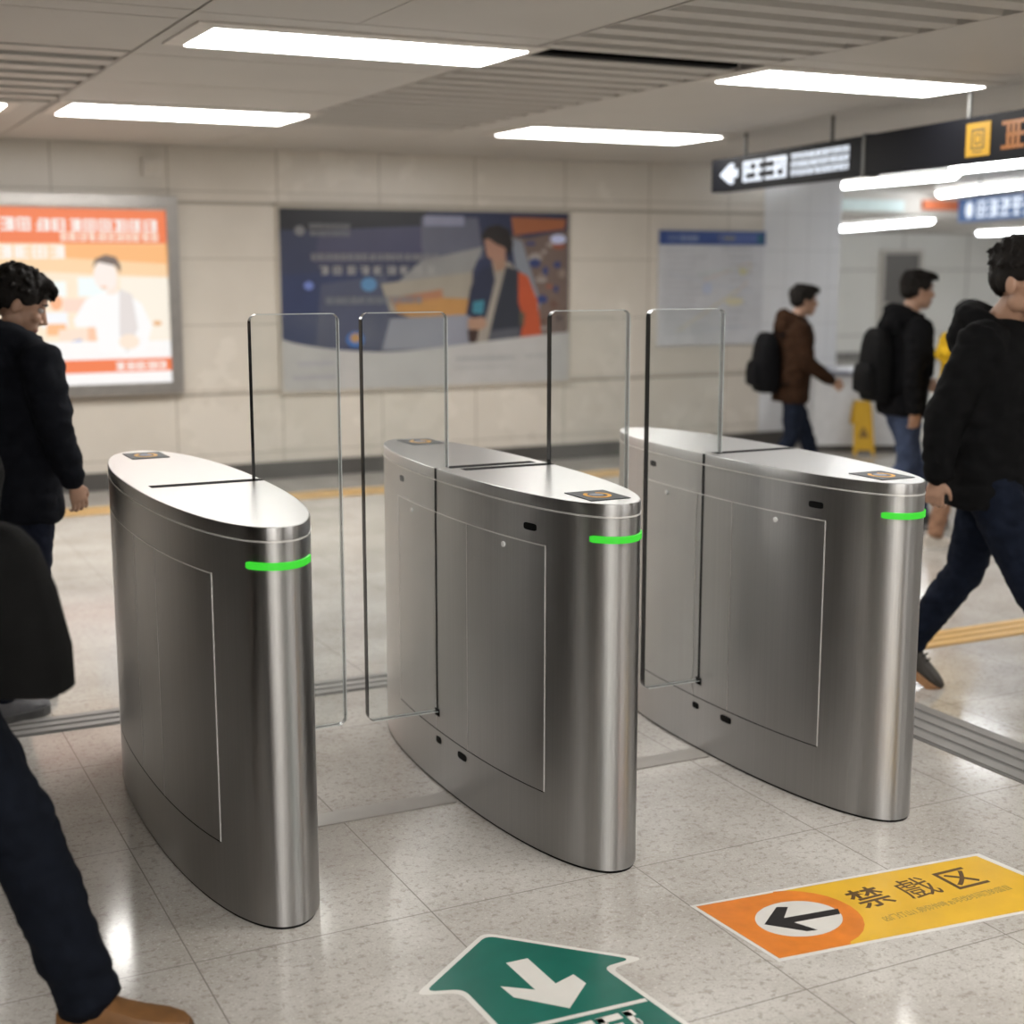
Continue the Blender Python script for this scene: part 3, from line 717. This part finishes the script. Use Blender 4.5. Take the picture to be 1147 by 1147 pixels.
# printed person
P.poly([(790,250),(855,255),(890,300),(800,545),(720,545),(760,420)], (.30,.27,.235))
P.poly([(755,275),(790,265),(800,320),(770,440),(760,480),(695,440),(710,350),(730,300)], (.028,.033,.062)); P.poly([(720,395),(760,390),(755,440),(715,435)], (.05,.20,.27))
P.poly([(840,270),(890,285),(900,400),(895,545),(770,545),(800,420)], (.032,.036,.05)); P.poly([(780,500),(890,490),(890,545),(775,545)], (.085,.09,.11))
P.poly([(885,288),(920,305),(955,390),(975,540),(890,540),(905,460),(885,400)], (.44,.085,.035)); P.poly([(890,430),(910,440),(905,490),(890,480)], (.10,.085,.06))
P.poly([(700,455),(760,450),(770,480),(740,500),(700,490)], (.36,.22,.155)); P.poly([(700,495),(740,495),(730,545),(705,545)], (.05,.03,.025))
P.poly([(785,230),(840,235),(835,280),(800,290)], (.33,.20,.14)); P.poly([(760,170),(800,160),(840,200),(835,240),(800,255),(770,235)], (.36,.20,.145))
P.poly([(748,165),(770,132),(810,122),(850,140),(866,190),(850,240),(836,205),(800,190),(775,172),(755,180)], (.022,.018,.018))
# white wave at the foot
P.poly([(70,515)] + [(70+1005*k/20, 545 + 18*math.sin(PI*k/20*1.25) - 22*(k/20) + 12*math.exp(-((k/20-.35)/.2)**2) - 28*math.exp(-k/2.2)) for k in range(1,21)] + [(1075,690),(70,690)], (.45,.445,.44))
P.row(120,240,592,606,(.36,.36,.42),rr,.7); P.row(100,240,640,652,(.34,.34,.40),rr,.7); P.row(655,870,590,606,(.33,.33,.34),rr,.8); P.row(910,1000,588,602,(.36,.36,.36),rr,.8); P.row(655,860,625,636,(.38,.38,.38),rr,.8)
P.build('picture', t).location = (0, -.0155, 0)

# white notice map with blue header
t = thing('notice_board', 'pale notice board with blue header strip and faint map', 'notice board', (7.475, YB, .97))
MB().box(-.57, .57, -.022, 0, 0, 1.03).build('board', mat('notice_board_white', (.60,.61,.64), .35), t)
P = Print(lambda X, Y: (-.56 + X*1.12, 1.02 - Y*1.01))
P.poly(q4(0,0,1,1), (.58,.59,.625))
rr = random.Random(21)
for k in range(14):
    y = .16 + k*.055; xe = .3 + rr.random()*.2
    P.row(.05, xe, y, y+.018, (.40,.41,.46), rr, .9, .3)
for k in range(11):
    y = .14 + k*.07; P.row(.58+rr.random()*.1, .75+rr.random()*.2, y, y+.018, (.42,.42,.46), rr, .9, .3)
for k in range(7):
    a = [(rr.random()*.9+.04, .2+rr.random()*.7) for _ in range(2)]; dx = .008
    P.poly([a[0], (a[0][0]+dx, a[0][1]+dx), (a[1][0]+dx, a[1][1]+dx), a[1]], rr.choice([(.62,.55,.36),(.48,.53,.62),(.5,.58,.55),(.62,.50,.45)]))
P.ell(.72,.62,.09,.035,(.66,.62,.45)); P.ell(.80,.35,.04,.03,(.60,.58,.35)); P.ell(.45,.5,.05,.05,(.50,.55,.68))
P.build('map_print', t).location = (0, -.0225, 0)
MB().box(-.575, .575, -.035, -.0225, .905, 1.03).build('header_strip', mat('header_blue', (.035,.075,.26), .35), t)
P = Print(lambda X, Y: (-.56 + X*1.12, 1.02 - Y*.11)); P.row(.06, .42, .3, .75, (.20,.25,.42), rr, .9, .2); P.poly(q4(.55,.25,.72,.7), (.22,.20,.10)); P.poly(q4(.56,.15,.97,.9), (.075,.12,.34)); P.row(.60,.72,.35,.65,(.30,.27,.10),rr,.9); P.poly(q4(.93,.15,.99,.9), (.02,.12,.18))
P.build('header_print', t).location = (0, -.0355, 0)
t = MB().box(2.365, 2.505, YB-.05, YB, 2.35, 2.475).box(2.385, 2.485, YB-.056, YB-.05, 2.37, 2.455, 1).build('junction_box', [FRAMEW, WALL]); tag(t, 'small beige junction box high on the back wall', 'junction box')

# ------------------------------------------------------------------ far passage furniture
ctr = Vector((9.22, 10.75, 0))
t = thing('reception_counter', 'white counter with grey top at the end of the white wall', 'counter', (8.74, 10.46, 0), -YAW)
MB().box(-.42, .36, -.25, .25, .06, .70).build('front_panel', mat('counter_white', (.70,.71,.73), .35), t)
MB().box(-.46, .40, -.30, .30, .70, .745).build('top', mat('counter_top_grey', (.20,.21,.25), .35), t)
MB().box(.36, .40, -.27, .27, .0, .70).build('side_panel', mat('counter_blue_grey', (.22,.26,.36), .4), t)
MB().box(-.40, .34, -.22, .24, 0, .06).build('plinth', BASE, t)
t = thing('wet_floor_sign', 'yellow folding floor sign standing beside the white counter', 'floor sign', (8.60, 10.17, 0), -YAW); t.scale = (.85, .85, .85)
ym = mat('plastic_yellow', (.62,.36,.012), .4); yd = mat('plastic_yellow_print', (.20,.11,.02), .5)
for s in (-1, 1):
    m = MB(); z1 = .56
    def at(u, z, o=0): return (u, s*(.16*(1-z/z1)+.012+o), z)
    pts = [(-.115,0),(-.08,0),(-.07,.05),(.07,.05),(.08,0),(.115,0),(.095,.50),(.075,.56),(-.075,.56),(-.095,.50)]
    m.loft([[at(u,z) for u,z in pts], [at(u,z,.014) for u,z in pts]], 0, True, False); po = m.build('panel', ym, t)
    m = MB(); m.loft([[at(u,z,.0145) for u,z in ((-.06,.18),(.06,.18),(0,.30))], [at(u,z,.0155) for u,z in ((-.06,.18),(.06,.18),(0,.30))]], 0, True, False); m.build('warning_mark', yd, po)
MB().tube([(-.1,0,.555),(.1,0,.555)], .012).build('hinge', yd, t)
t = MB(); t.box(18.1, 18.95, 20.95, 21, 0, 1.92, 0); t.box(18.03,18.1,20.93,21,0,1.99,1); t.box(18.95,19.02,20.93,21,0,1.99,1); t.box(18.1,18.95,20.93,21,1.92,1.99,1); t.box(18.15,18.2,20.9,20.95,.9,1.02,1)
struct('door_1', t, [mat('door_grey', (.16,.15,.14), .4), FRAMEW], 'grey door in the far wall', 'door')

# ------------------------------------------------------------------ people
SKIN = mat('skin', (.40,.235,.16), .45, 0, .08, 20); LIPS = mat('lips', (.38,.17,.13), .45); HAIRM = mat('hair_black', (.012,.010,.009), .6, 0, .2, 60, .35, .15, 140)
EYE = mat('eye_dark', (.02,.015,.012), .2); EYEW = mat('eye_white', (.45,.42,.40), .4, spec=.2)
def fab(n, c, r=.85): return mat(n, c, r, 0, .22, 22, .3, .08, 300)
def seg(a, b, f): return a.lerp(b, f)
def hand(mb, w, d, palm_n, thumb_side, s=1.0, curl=.5):
    """w wrist, d pointing direction, palm_n palm normal; thumb on the thumb_side"""
    d = d.normalized(); n = (palm_n - d*palm_n.dot(d)).normalized(); u = d.cross(n).normalized()*thumb_side
    mb.tube([w - d*.02, w + d*.015*s, w + d*.05*s, w + d*.088*s], [(.022*s,.018*s),(.027*s,.017*s),(.041*s,.015*s),(.039*s,.012*s)], 14, 0, u)
    for k, (off, ln) in enumerate(((.033,.072),(.0112,.080),(-.0112,.074),(-.033,.058))):
        p = w + d*(.084*s) + u*off*s; q = d
        pts = [p - d*.03*s, p]; fan = u*(off*1.2)
        for j, f in enumerate((.42,.32,.26)):
            ang = curl*(.5+.4*j); q = (d*math.cos(ang*(j+1)*.6) + n*math.sin(ang*(j+1)*.6) + fan*2).normalized(); pts.append(pts[-1] + q*ln*f*s)
        mb.limb(pts, [.0088*s,.0092*s,.0085*s,.0078*s,.0066*s], 10)
    p = w + d*.03*s + u*.026*s
    mb.limb([p, p + (u*.75+d*.6+n*.2).normalized()*.034*s, p + (u*.75+d*.6+n*.2).normalized()*.034*s + (u*.25+d*.85+n*.4).normalized()*.03*s, p + (u*.75+d*.6+n*.2).normalized()*.034*s + (u*.1+d*.85+n*.5).normalized()*.052*s], [.013*s,.0115*s,.0095*s,.007*s], 10)
def person(name_label, loc, fwd, H0, joints, cloth, group=None, hs=1.0, head=(0,0), lean=0, seed=1):
    """joints in a frame: x = the person's right, y = forward, z = up, for a 1.75 m body, scaled by k"""
    k = H0/1.75; rz = math.atan2(-fwd.x, fwd.y)
    root = thing('person', name_label, 'person', (loc[0], loc[1], 0), rz, group)
    V = lambda p: Vector(p)*k
    J = {a: V(b) for a, b in joints.items()}
    tl = lambda z: lean*(z-.9)     # forward lean of the trunk
    nb = V((0, tl(1.44)-.015, 1.445)); ht = J.get('head', V((0, tl(1.6)+.03, 1.63)))
    yaw, pit = head; HM = Matrix.Translation(ht) @ Matrix.Rotation(yaw, 4, 'Z') @ Matrix.Rotation(-pit, 4, 'X'); hk = k*hs
    # ---- body: one continuous skin
    b = MB(); st = len(b.v)
    b.ell((0,-.008,.028), .076, .094, .094, 0, 20, 14); b.ell((0,.028,-.03), .062, .066, .082, 0, 18, 12); b.ell((0,.052,-.082), .036, .036, .03, 0); b.ell((0,.075,.035), .052, .02, .026, 0)
    b.tube([(0,.085,.02),(0,.098,-.005),(0,.110,-.028),(0,.092,-.036)], [.009,.011,.015,.010], 10); b.ell((-.012,.096,-.033), .010,.010,.008); b.ell((.012,.096,-.033), .010,.010,.008)
    b.ell((0,.089,-.060), .026, .011, .007); b.ell((0,.087,-.069), .021, .012, .007)
    for s in (-1, 1):
        b.ell((s*.040,.070,-.022), .024, .022, .02); b.ell((s*.076,-.006,-.010), .008, .019, .029)
        b.ell((s*.052,.004,-.055), .014, .035, .03)
    for i in range(st, len(b.v)): b.v[i] = tuple(HM @ (Vector(b.v[i])*hk))
    hb = HM @ (Vector((0,-.02,-.07))*hk)
    b.tube([nb - V((0,0,.06)), nb, nb.lerp(hb,.6), hb], [.064*k,.060*k,.056*k*hs**.5,.056*hk], 18)
    spine = [(.90,.145,.10),(1.0,.14,.095),(1.12,.135,.09),(1.26,.15,.10),(1.36,.155,.095),(1.42,.11,.075)]
    b.tube([V((0, tl(z), z)) for z, _, _ in spine], [(rx*k, ry*k) for _, rx, ry in spine], 20, 0, (1,0,0))
    for sd in ('l', 'r'):
        sg = 1 if sd == 'r' else -1
        S, E, Wr = J[sd+'s'], J[sd+'e'], J[sd+'w']
        b.limb([S, seg(S,E,.4), E, seg(E,Wr,.35), Wr], [.048*k,.044*k,.036*k,.036*k,.025*k])
        dirw = (Wr-E).normalized(); hd = J.get(sd+'h', dirw*1.0); pn = J.get(sd+'p', Vector((-sg*1.0, 0, 0)))
        hand(b, Wr, (Vector(hd)).normalized() if sd+'h' in J else dirw, Vector(pn), 1 if True else -1, k*hs**.5, .45) if False else None
        u_f = Vector((0,1,0))
        d = dirw; n = Vector(pn); n = (n - d*n.dot(d)).normalized(); u = d.cross(n).normalized()
        hand(b, Wr, d, n, 1 if u.dot(u_f) > 0 else -1, .88*k, cloth.get('curl', .85))
        P0, K, A_, T = J[sd+'hip'], J[sd+'k'], J[sd+'a'], J[sd+'t']
        b.limb([P0, seg(P0,K,.4), K, seg(K,A_,.35), A_], [.078*k,.07*k,.05*k,.05*k,.034*k])
        pa = joints.get(sd+'pitch', (0,))[0]; fl = Vector(((T-A_).x, (T-A_).y, 0)).normalized()
        yv = fl*math.cos(pa) + Vector((0,0,math.sin(pa))); zv = yv.cross(Vector((0,0,1))).normalized().cross(yv)
        b.limb([A_, A_ + (yv*.05-zv*.038)*k, A_ + (yv*.125-zv*.052)*k], [.033*k,.026*k,.018*k], 10)
    lipc = HM @ (Vector((0,.1,-.064))*hk)
    body = b.organic('body', [SKIN, LIPS], root, .0052*max(1, k), 3, 0, paint=lambda c: 1 if (abs((HM.inverted() @ c).x) < .023*hk and abs((HM.inverted() @ c).z + .0645*hk) < .0095*hk and (HM.inverted() @ c).y > .078*hk) else 0)
    e = MB()
    for s in (-1, 1):
        e.ell((s*.031,.0765,.008), .0135,.0135,.010, 0); e.ell((s*.031,.0875,.008), .006,.004,.0065, 1)
        e.tube([(s*.014,.092,.028),(s*.032,.092,.034),(s*.05,.078,.028)], [.003,.0045,.003], 8, 1)
    for i in range(len(e.v)): e.v[i] = tuple(HM @ (Vector(e.v[i])*hk))
    e.build('eyes_and_brows', [EYEW, EYE], root)
    # ---- hair
    h = MB(); rn = random.Random(seed)
    h.ell((0,-.014,.052), .086,.104,.088, 0, 20, 14); h.ell((0,-.056,.014), .077,.056,.066, 0); h.ell((0,.052,.093), .070,.052,.036, 0)
    for s in (-1,1): h.ell((s*.072,.018,.042), .018, .036, .040, 0); h.ell((s*.066,-.036,.012), .018, .024, .045, 0)
    for q in range(70):
        a = rn.random()*2*PI; zz = .05 + rn.random()*.085; rr_ = math.sqrt(max(.02, 1-((zz-.05)/.095)**2)); x = .082*rr_*math.cos(a); y = -.014+.10*rr_*math.sin(a)
        dv = Vector((x*.6 + .012*rn.uniform(-1,1), .02*rn.uniform(-.4,1)+y*.25, -.02*rn.random()+.01)); h.limb([(x*.93,y*.93,zz), Vector((x*.97,y*.97,zz))+dv*.3, Vector((x,y,zz-.006))+dv*.5], [.011,.009,.003], 8)
    for q in range(9):
        x = -.06 + .015*q + rn.uniform(-.005,.005); h.limb([(x*.9,.07,.105),(x,.10,.09),(x*1.05+.006,.104,.060+rn.uniform(-.008,.012))], [.018,.014,.005], 8)
    for i in range(len(h.v)): h.v[i] = tuple(HM @ (Vector(h.v[i])*hk))
    h.organic('hair', HAIRM, root, .0062*max(1,k), 2, .004, 60, seed=seed)
    # ---- jacket
    j = MB(); hem = cloth.get('hem', .80); wd = cloth.get('wide', 1.0)
    sp = [(hem,.185,.135),(hem+.03,.192,.142),(.98,.196,.145),(1.10,.195,.142),(1.25,.205,.145),(1.345,.205,.138),(1.40,.165,.115),(1.445,.105,.092),(1.475,.082,.082)]
    j.tube([V((0, tl(z), z)) for z, _, _ in sp], [(rx*k*wd, ry*k*wd) for _, rx, ry in sp], 24, 0, (1,0,0))
    for sd in ('l','r'):
        S, E, Wr = J[sd+'s'], J[sd+'e'], J[sd+'w']; c = seg(E,Wr,.93)
        j.limb([V((0.07*(1 if sd=='r' else -1), tl(1.38), 1.385)), S, seg(S,E,.45), E, seg(E,Wr,.5), c], [.075*k*wd,.082*k*wd,.075*k*wd,.064*k*wd,.058*k*wd,.047*k*wd])
        j.tube([seg(E,Wr,.86), seg(E,Wr,.955)], [.049*k*wd,.046*k*wd], 14)
    if cloth.get('hood', True):
        n_ = []
        for q in range(15):
            a = PI*(-.30 + 1.6*q/14); n_.append(V((.105*math.cos(a), tl(1.45)-.035 - .085*math.sin(a), 1.462 + .034*math.sin(a) - .012)))
        j.limb(n_, [(.034+.026*math.sin(PI*q/14))*k for q in range(15)], 12)
        j.ell(V((0, tl(1.42)-.135, 1.40)), .115*k, .06*k, .085*k)
    jk = j.organic('jacket', fab('jacket_cloth_%d' % seed, cloth['jacket']), root, .011, 4, .016, 8, seed=seed)
    if cloth.get('zip'):
        z = MB(); z.tube([V((0, tl(q)+.146*wd+(.0 if q<1.3 else -.035*(q-1.3)/.15), q)) for q in (hem+.05,1.0,1.2,1.3,1.42)], .004*k, 8); z.build('zip', CHROME, jk)
    # ---- trousers
    p = MB(); hp = (J['lhip']+J['rhip'])/2
    p.tube([hp+V((0,0,z)) for z in (-.09,-.02,.06,.14)], [(.16*k,.115*k),(.178*k,.132*k),(.172*k,.128*k),(.155*k,.11*k)], 22, 0, (1,0,0))
    lf = cloth.get('leg', 1.0)
    for sd in ('l','r'):
        P0, K, A_ = J[sd+'hip'], J[sd+'k'], J[sd+'a']; hm = seg(K, A_, .93)
        p.limb([P0, seg(P0,K,.45), K, seg(K,A_,.4), hm], [.098*k*lf,.089*k*lf,.069*k*lf,.066*k*lf,.057*k*lf]); p.tube([seg(K,A_,.85), seg(K,A_,1.0)], [.058*k*lf,.060*k*lf], 16)
    p.organic('trousers', fab('trouser_cloth_%d' % seed, cloth['trousers']), root, .010, 3, .014, 9, seed=seed+3)
    # ---- shoes
    um = mat('shoe_upper_%d' % seed, cloth['shoe'], .55, 0, .15, 30); smt = mat('shoe_sole_%d' % seed, cloth['sole'], .6, 0, .1, 30)
    for sd in ('l','r'):
        A_, T = J[sd+'a'], J[sd+'t']; side = Vector((1,0,0)); f = (T-A_); f = (f - side*f.dot(side)*.0)
        flat_ = Vector((f.x, f.y, 0)).normalized(); th = J.get(sd+'pitch', None); pa = joints.get(sd+'pitch', 0)
        pitch = pa[0] if pa else 0
        yv = flat_*math.cos(pitch) + Vector((0,0,math.sin(pitch))); xv = yv.cross(Vector((0,0,1))).normalized(); zv = xv.cross(yv)
        M = Matrix((xv, yv, zv)).transposed()
        org = A_ - zv*.085*k
        prof = [(-.078,.018,.055),(-.068,.032,.085),(-.035,.039,.108),(.0,.040,.112),(.03,.040,.100),(.065,.042,.082),(.105,.046,.066),(.15,.046,.055),(.185,.034,.045),(.203,.014,.036)]
        def place(q): return org + (M @ Vector(q))*k*1.04
        u = MB(); rings = []
        for y, w, z in prof: rings.append([place(q) for q in ((-w,y,.016),(-w*1.02,y,.016+(z-.016)*.45),(-w*.72,y,.016+(z-.016)*.85),(0,y,z),(w*.72,y,.016+(z-.016)*.85),(w*1.02,y,.016+(z-.016)*.45),(w,y,.016))])
        u.loft(rings); so = u.build('shoe', um, root)
        s = MB(); out = [(-w*1.12-.002, y) for y, w, _ in prof] + [(w*1.12+.002, y) for y, w, _ in prof[::-1]]
        s.loft([[place((x,y,-.008 if y > -.03 else -.010)) for x,y in out], [place((x*1.02,y,.022)) for x,y in out]], 0, True, False); s.build('sole', smt, so)
        if cloth.get('laces'):
            l = MB()
            for y in (.035,.055,.075,.095): l.tube([place((-.022,y,.098-.42*(y-.03))), place((0,y+.004,.112-.5*(y-.03))), place((.022,y,.098-.42*(y-.03)))], .003*k, 6)
            l.build('laces', RUBBER, so)
    return root, k, V, tl
def heading(deg): a = math.radians(deg); return (IR*math.cos(a) + IF*math.sin(a))
def ground(base, dr, df): return (base[0] + IR.x*dr + IF.x*df, base[1] + IR.y*dr + IF.y*df)
def backpack(label, root, k, y0, z0, col, w=.155, h=.235, d=.085):
    """hangs on a person's back but is a thing of its own"""
    t = thing('backpack', label, 'backpack', root.location, root.rotation_euler.z)
    m = MB(); rings = []
    for f, sx, sy in ((-1,.72,.6),(-.96,.9,.85),(-.7,1,1),(0,1,1.05),(.5,.96,.9),(.8,.82,.72),(.95,.6,.5),(1,.35,.3)):
        r = []
        for q in range(28):
            a = 2*PI*q/28; r.append(Vector((w*sx*sgp(math.cos(a),.55), y0 - d + d*sy*sgp(math.sin(a),.6), z0 + h*f))*k)
        rings.append(r)
    m.loft(rings); mt = fab('backpack_cloth', col, .7); m.build('main_bag', mt, t)
    m = MB(); rings = []
    for f, sx, sy in ((-1,.7,.6),(-.85,1,1),(0,1,1.05),(.7,.95,.8),(1,.6,.4)):
        rings.append([Vector((w*.78*sx*sgp(math.cos(2*PI*q/24),.55), y0 - 2*d + .045*sy*sgp(math.sin(2*PI*q/24),.6) - .005, z0 - h*.35 + h*.42*f))*k for q in range(24)])
    m.loft(rings); m.build('front_pocket', mt, t)
    for s in (-1, 1):
        m = MB(); m.tube([Vector(p)*k for p in ((s*.09,y0-.01,z0+h*.85),(s*.105,y0+.10,z0+h+.075),(s*.115,y0+.215,z0+h*.95),(s*.125,y0+.270,z0+h*.3),(s*.15,y0+.25,z0-h*.3),(s*.185,y0+.13,z0-h*.6),(s*.14,y0-.03,z0-h*.75))], [(.024*k,.006*k)]*7, 10, 0, (1,0,0)); m.build('strap', mt, t)
    m = MB(); m.tube([Vector(p)*k for p in ((-.03,y0-.03,z0+h*.97),(-.02,y0-.03,z0+h+.035),(.02,y0-.03,z0+h+.035),(.03,y0-.03,z0+h*.97))], .008*k, 8); m.build('handle', mt, t)
    return t

# man at the right edge, striding to the right
J = dict(lhip=(-.095,0,.90), rhip=(.095,.02,.90), lk=(-.10,-.09,.49), la=(-.10,-.29,.175), lt=(-.11,-.12,.05), lpitch=(-.62,0,0),
         rk=(.10,.20,.50), ra=(.10,.47,.115), rt=(.11,.63,.05), rpitch=(.22,0,0),
         rs=(.195,.0,1.385), re=(.265,-.10,1.12), rw=(.27,-.115,.905), rp=(-1,.1,0),
         ls=(-.195,.03,1.385), le=(-.25,.10,1.11), lw=(-.22,.26,.90), lp=(1,.1,0), head=(.02,.105,1.605))
rb = ground((3.976, 4.002), .03, .02)
person('man in a black hooded jacket and dark jeans striding at the right edge', rb, heading(-32), 1.77, J,
       dict(jacket=(.006,.006,.0065), trousers=(.008,.011,.021), shoe=(.028,.022,.016), sole=(.36,.19,.09), hem=.775, laces=True, wide=1.14, leg=1.1), None, 1.25, (-.30,.04), .04, 1)
# man at the left, back half turned, before the lit poster
J = dict(lhip=(-.09,0,.90), rhip=(.09,0,.90), lk=(-.10,.07,.49), la=(-.10,-.03,.09), lt=(-.10,.13,.04), rk=(.09,-.03,.48), ra=(.08,-.19,.09), rt=(.085,-.03,.035),
         rs=(.20,0,1.375), re=(.27,.0,1.13), rw=(.29,.05,.925), rp=(-1,.0,0), ls=(-.20,0,1.375), le=(-.25,-.02,1.11), lw=(-.24,.02,.87), lp=(1,0,.3), head=(-.01,.05,1.59))
lb = ground((.667, 5.565), .02, .0)
rt_, k_, _, _ = person('man in a dark hooded jacket looking down before the lit orange poster', lb, heading(52), 1.69, J,
       dict(jacket=(.009,.010,.014), trousers=(.014,.017,.030), shoe=(.13,.13,.14), sole=(.10,.10,.10), hem=.76, wide=1.06), None, 1.08, (-.5,.42), .07, 2)
rt_.location.z = .0075
# man in the brown jacket
J = dict(lhip=(-.09,0,.88), rhip=(.09,0,.88), lk=(-.10,.17,.50), la=(-.10,.30,.10), lt=(-.10,.46,.04), rk=(.10,-.02,.47), ra=(.10,-.27,.15), rt=(.10,-.12,.05), rpitch=(-.4,0,0),
         rs=(.19,0,1.37), re=(.24,.06,1.10), rw=(.24,.27,.955), rp=(-1,0,0), ls=(-.19,0,1.37), le=(-.24,-.1,1.11), lw=(-.22,-.05,.86), lp=(1,0,0), head=(0,.085,1.60))
bb = ground((6.61, 8.592), -.02, 0)
rt_, k_, _, _ = person('man in a brown jacket with backpack walking before the white wall', bb, heading(8), 1.56, J,
       dict(jacket=(.034,.0165,.009), trousers=(.012,.016,.028), shoe=(.03,.03,.03), sole=(.05,.05,.05), hem=.76, wide=1.06), None, 1.06, (.0,.0), .06, 3)
backpack('black backpack worn by the man in the brown jacket', rt_, k_, -.125, 1.10, (.005,.005,.006), .15, .25, .10)
# man in black with a backpack
J = dict(lhip=(-.09,0,.88), rhip=(.09,0,.88), lk=(-.10,.16,.50), la=(-.10,.24,.10), lt=(-.10,.40,.04), rk=(.10,.0,.47), ra=(.10,-.27,.16), rt=(.10,-.12,.05), rpitch=(-.4,0,0),
         rs=(.20,0,1.38), re=(.25,-.08,1.11), rw=(.26,-.06,.855), rp=(-1,0,0), ls=(-.20,0,1.38), le=(-.25,.1,1.11), lw=(-.2,.28,1.0), lp=(1,0,0), head=(0,.075,1.615))
kb = ground((6.184, 6.921), -.01, 0)
rt_, k_, _, _ = person('man in a black jacket and blue jeans, second from the right edge', kb, heading(14), 1.655, J,
       dict(jacket=(.006,.006,.007), trousers=(.050,.066,.115), shoe=(.03,.03,.03), sole=(.2,.2,.2), hem=.80, wide=1.08), None, 1.04, (-.1,.0), .05, 4)
backpack('black backpack worn by the man in blue jeans', rt_, k_, -.125, 1.14, (.0045,.0045,.005), .15, .24, .075)
# person in yellow behind the striding man
J = dict(lhip=(-.09,0,.88), rhip=(.09,0,.88), lk=(-.10,.10,.48), la=(-.10,.2,.09), lt=(-.10,.36,.04), rk=(.10,-.09,.47), ra=(.10,-.17,.09), rt=(.10,.01,.04),
         rs=(.19,0,1.37), re=(.24,.0,1.10), rw=(.24,.10,.87), rp=(-1,0,0), ls=(-.19,0,1.37), le=(-.24,.04,1.10), lw=(-.2,.2,.93), lp=(1,0,0), head=(0,.055,1.63))
yb = ground((6.101, 6.468), .09, .02)
person('person in a yellow jacket and tan trousers hidden behind the striding man', yb, heading(5), 1.47, J,
       dict(jacket=(.60,.37,.02), trousers=(.30,.17,.11), shoe=(.52,.47,.41), sole=(.55,.52,.48), hem=.82), None, 1.0, (0,0), .03, 5)
# passer-by cut by the left edge in the foreground
J = dict(rhip=(.095,.0,.86), lhip=(-.095,-.02,.86), rk=(.10,.235,.50), ra=(.105,.37,.115), rt=(.11,.53,.07), rpitch=(.12,0,0), lk=(-.10,-.02,.46), la=(-.10,-.33,.17), lt=(-.10,-.17,.05), lpitch=(-.55,0,0),
         rs=(.20,.0,1.38), re=(.24,-.20,1.14), rw=(.22,-.36,.96), rp=(-1,0,0), ls=(-.20,0,1.38), le=(-.26,-.03,1.10), lw=(-.24,.02,.85), lp=(1,0,0), head=(0,.06,1.64))
fb = ground((.63, 3.0), -.50, .0)
rt_, k_, V_, _ = person('passer-by in dark coat and brown shoes cut by the left edge', fb, heading(-4), 1.76, J,
       dict(jacket=(.008,.008,.008), trousers=(.005,.0065,.011), shoe=(.15,.066,.018), sole=(.08,.04,.015), hem=.72, leg=1.18, wide=1.05), None, 1.0, (0,0), .05, 6)
t = thing('shoulder_bag', 'large black shoulder bag hanging beside the passer-by at the left edge', 'bag', rt_.location, rt_.rotation_euler.z)
m = MB(); rings = []
for f, sx, sy in ((-1,.8,.7),(-.95,.95,.95),(-.5,1.03,1.1),(.2,1,1.05),(.7,.9,.85),(.93,.7,.6),(1,.5,.35)):
    rings.append([Vector((.30 + .075*sy*sgp(math.cos(2*PI*q/28),.6), .295 + .125*sx*sgp(math.sin(2*PI*q/28),.6) - .03*f, 1.035 + .165*f)) for q in range(28)])
m.loft(rings); bmt = fab('bag_cloth', (.0045,.0045,.0045), .75); m.build('bag_body', bmt, t)
m = MB(); m.tube([(.30,.20,1.18),(.24,.06,1.25),(.16,.03,1.44),(.10,-.08,1.475),(.16,-.14,1.40),(.26,-.10,1.2),(.30,.26,1.19)], [(.02,.006)]*7, 10); m.build('strap', bmt, t)

# ------------------------------------------------------------------ world and view
w = bpy.data.worlds.new('world'); bpy.context.scene.world = w; w.use_nodes = True
w.node_tree.nodes['Background'].inputs[0].default_value = (.9,.93,1,1); w.node_tree.nodes['Background'].inputs[1].default_value = .05
vs = bpy.context.scene.view_settings
vs.view_transform = 'Standard'; vs.look = 'None'; vs.gamma = 1; vs.use_curve_mapping = False; vs.exposure = .12
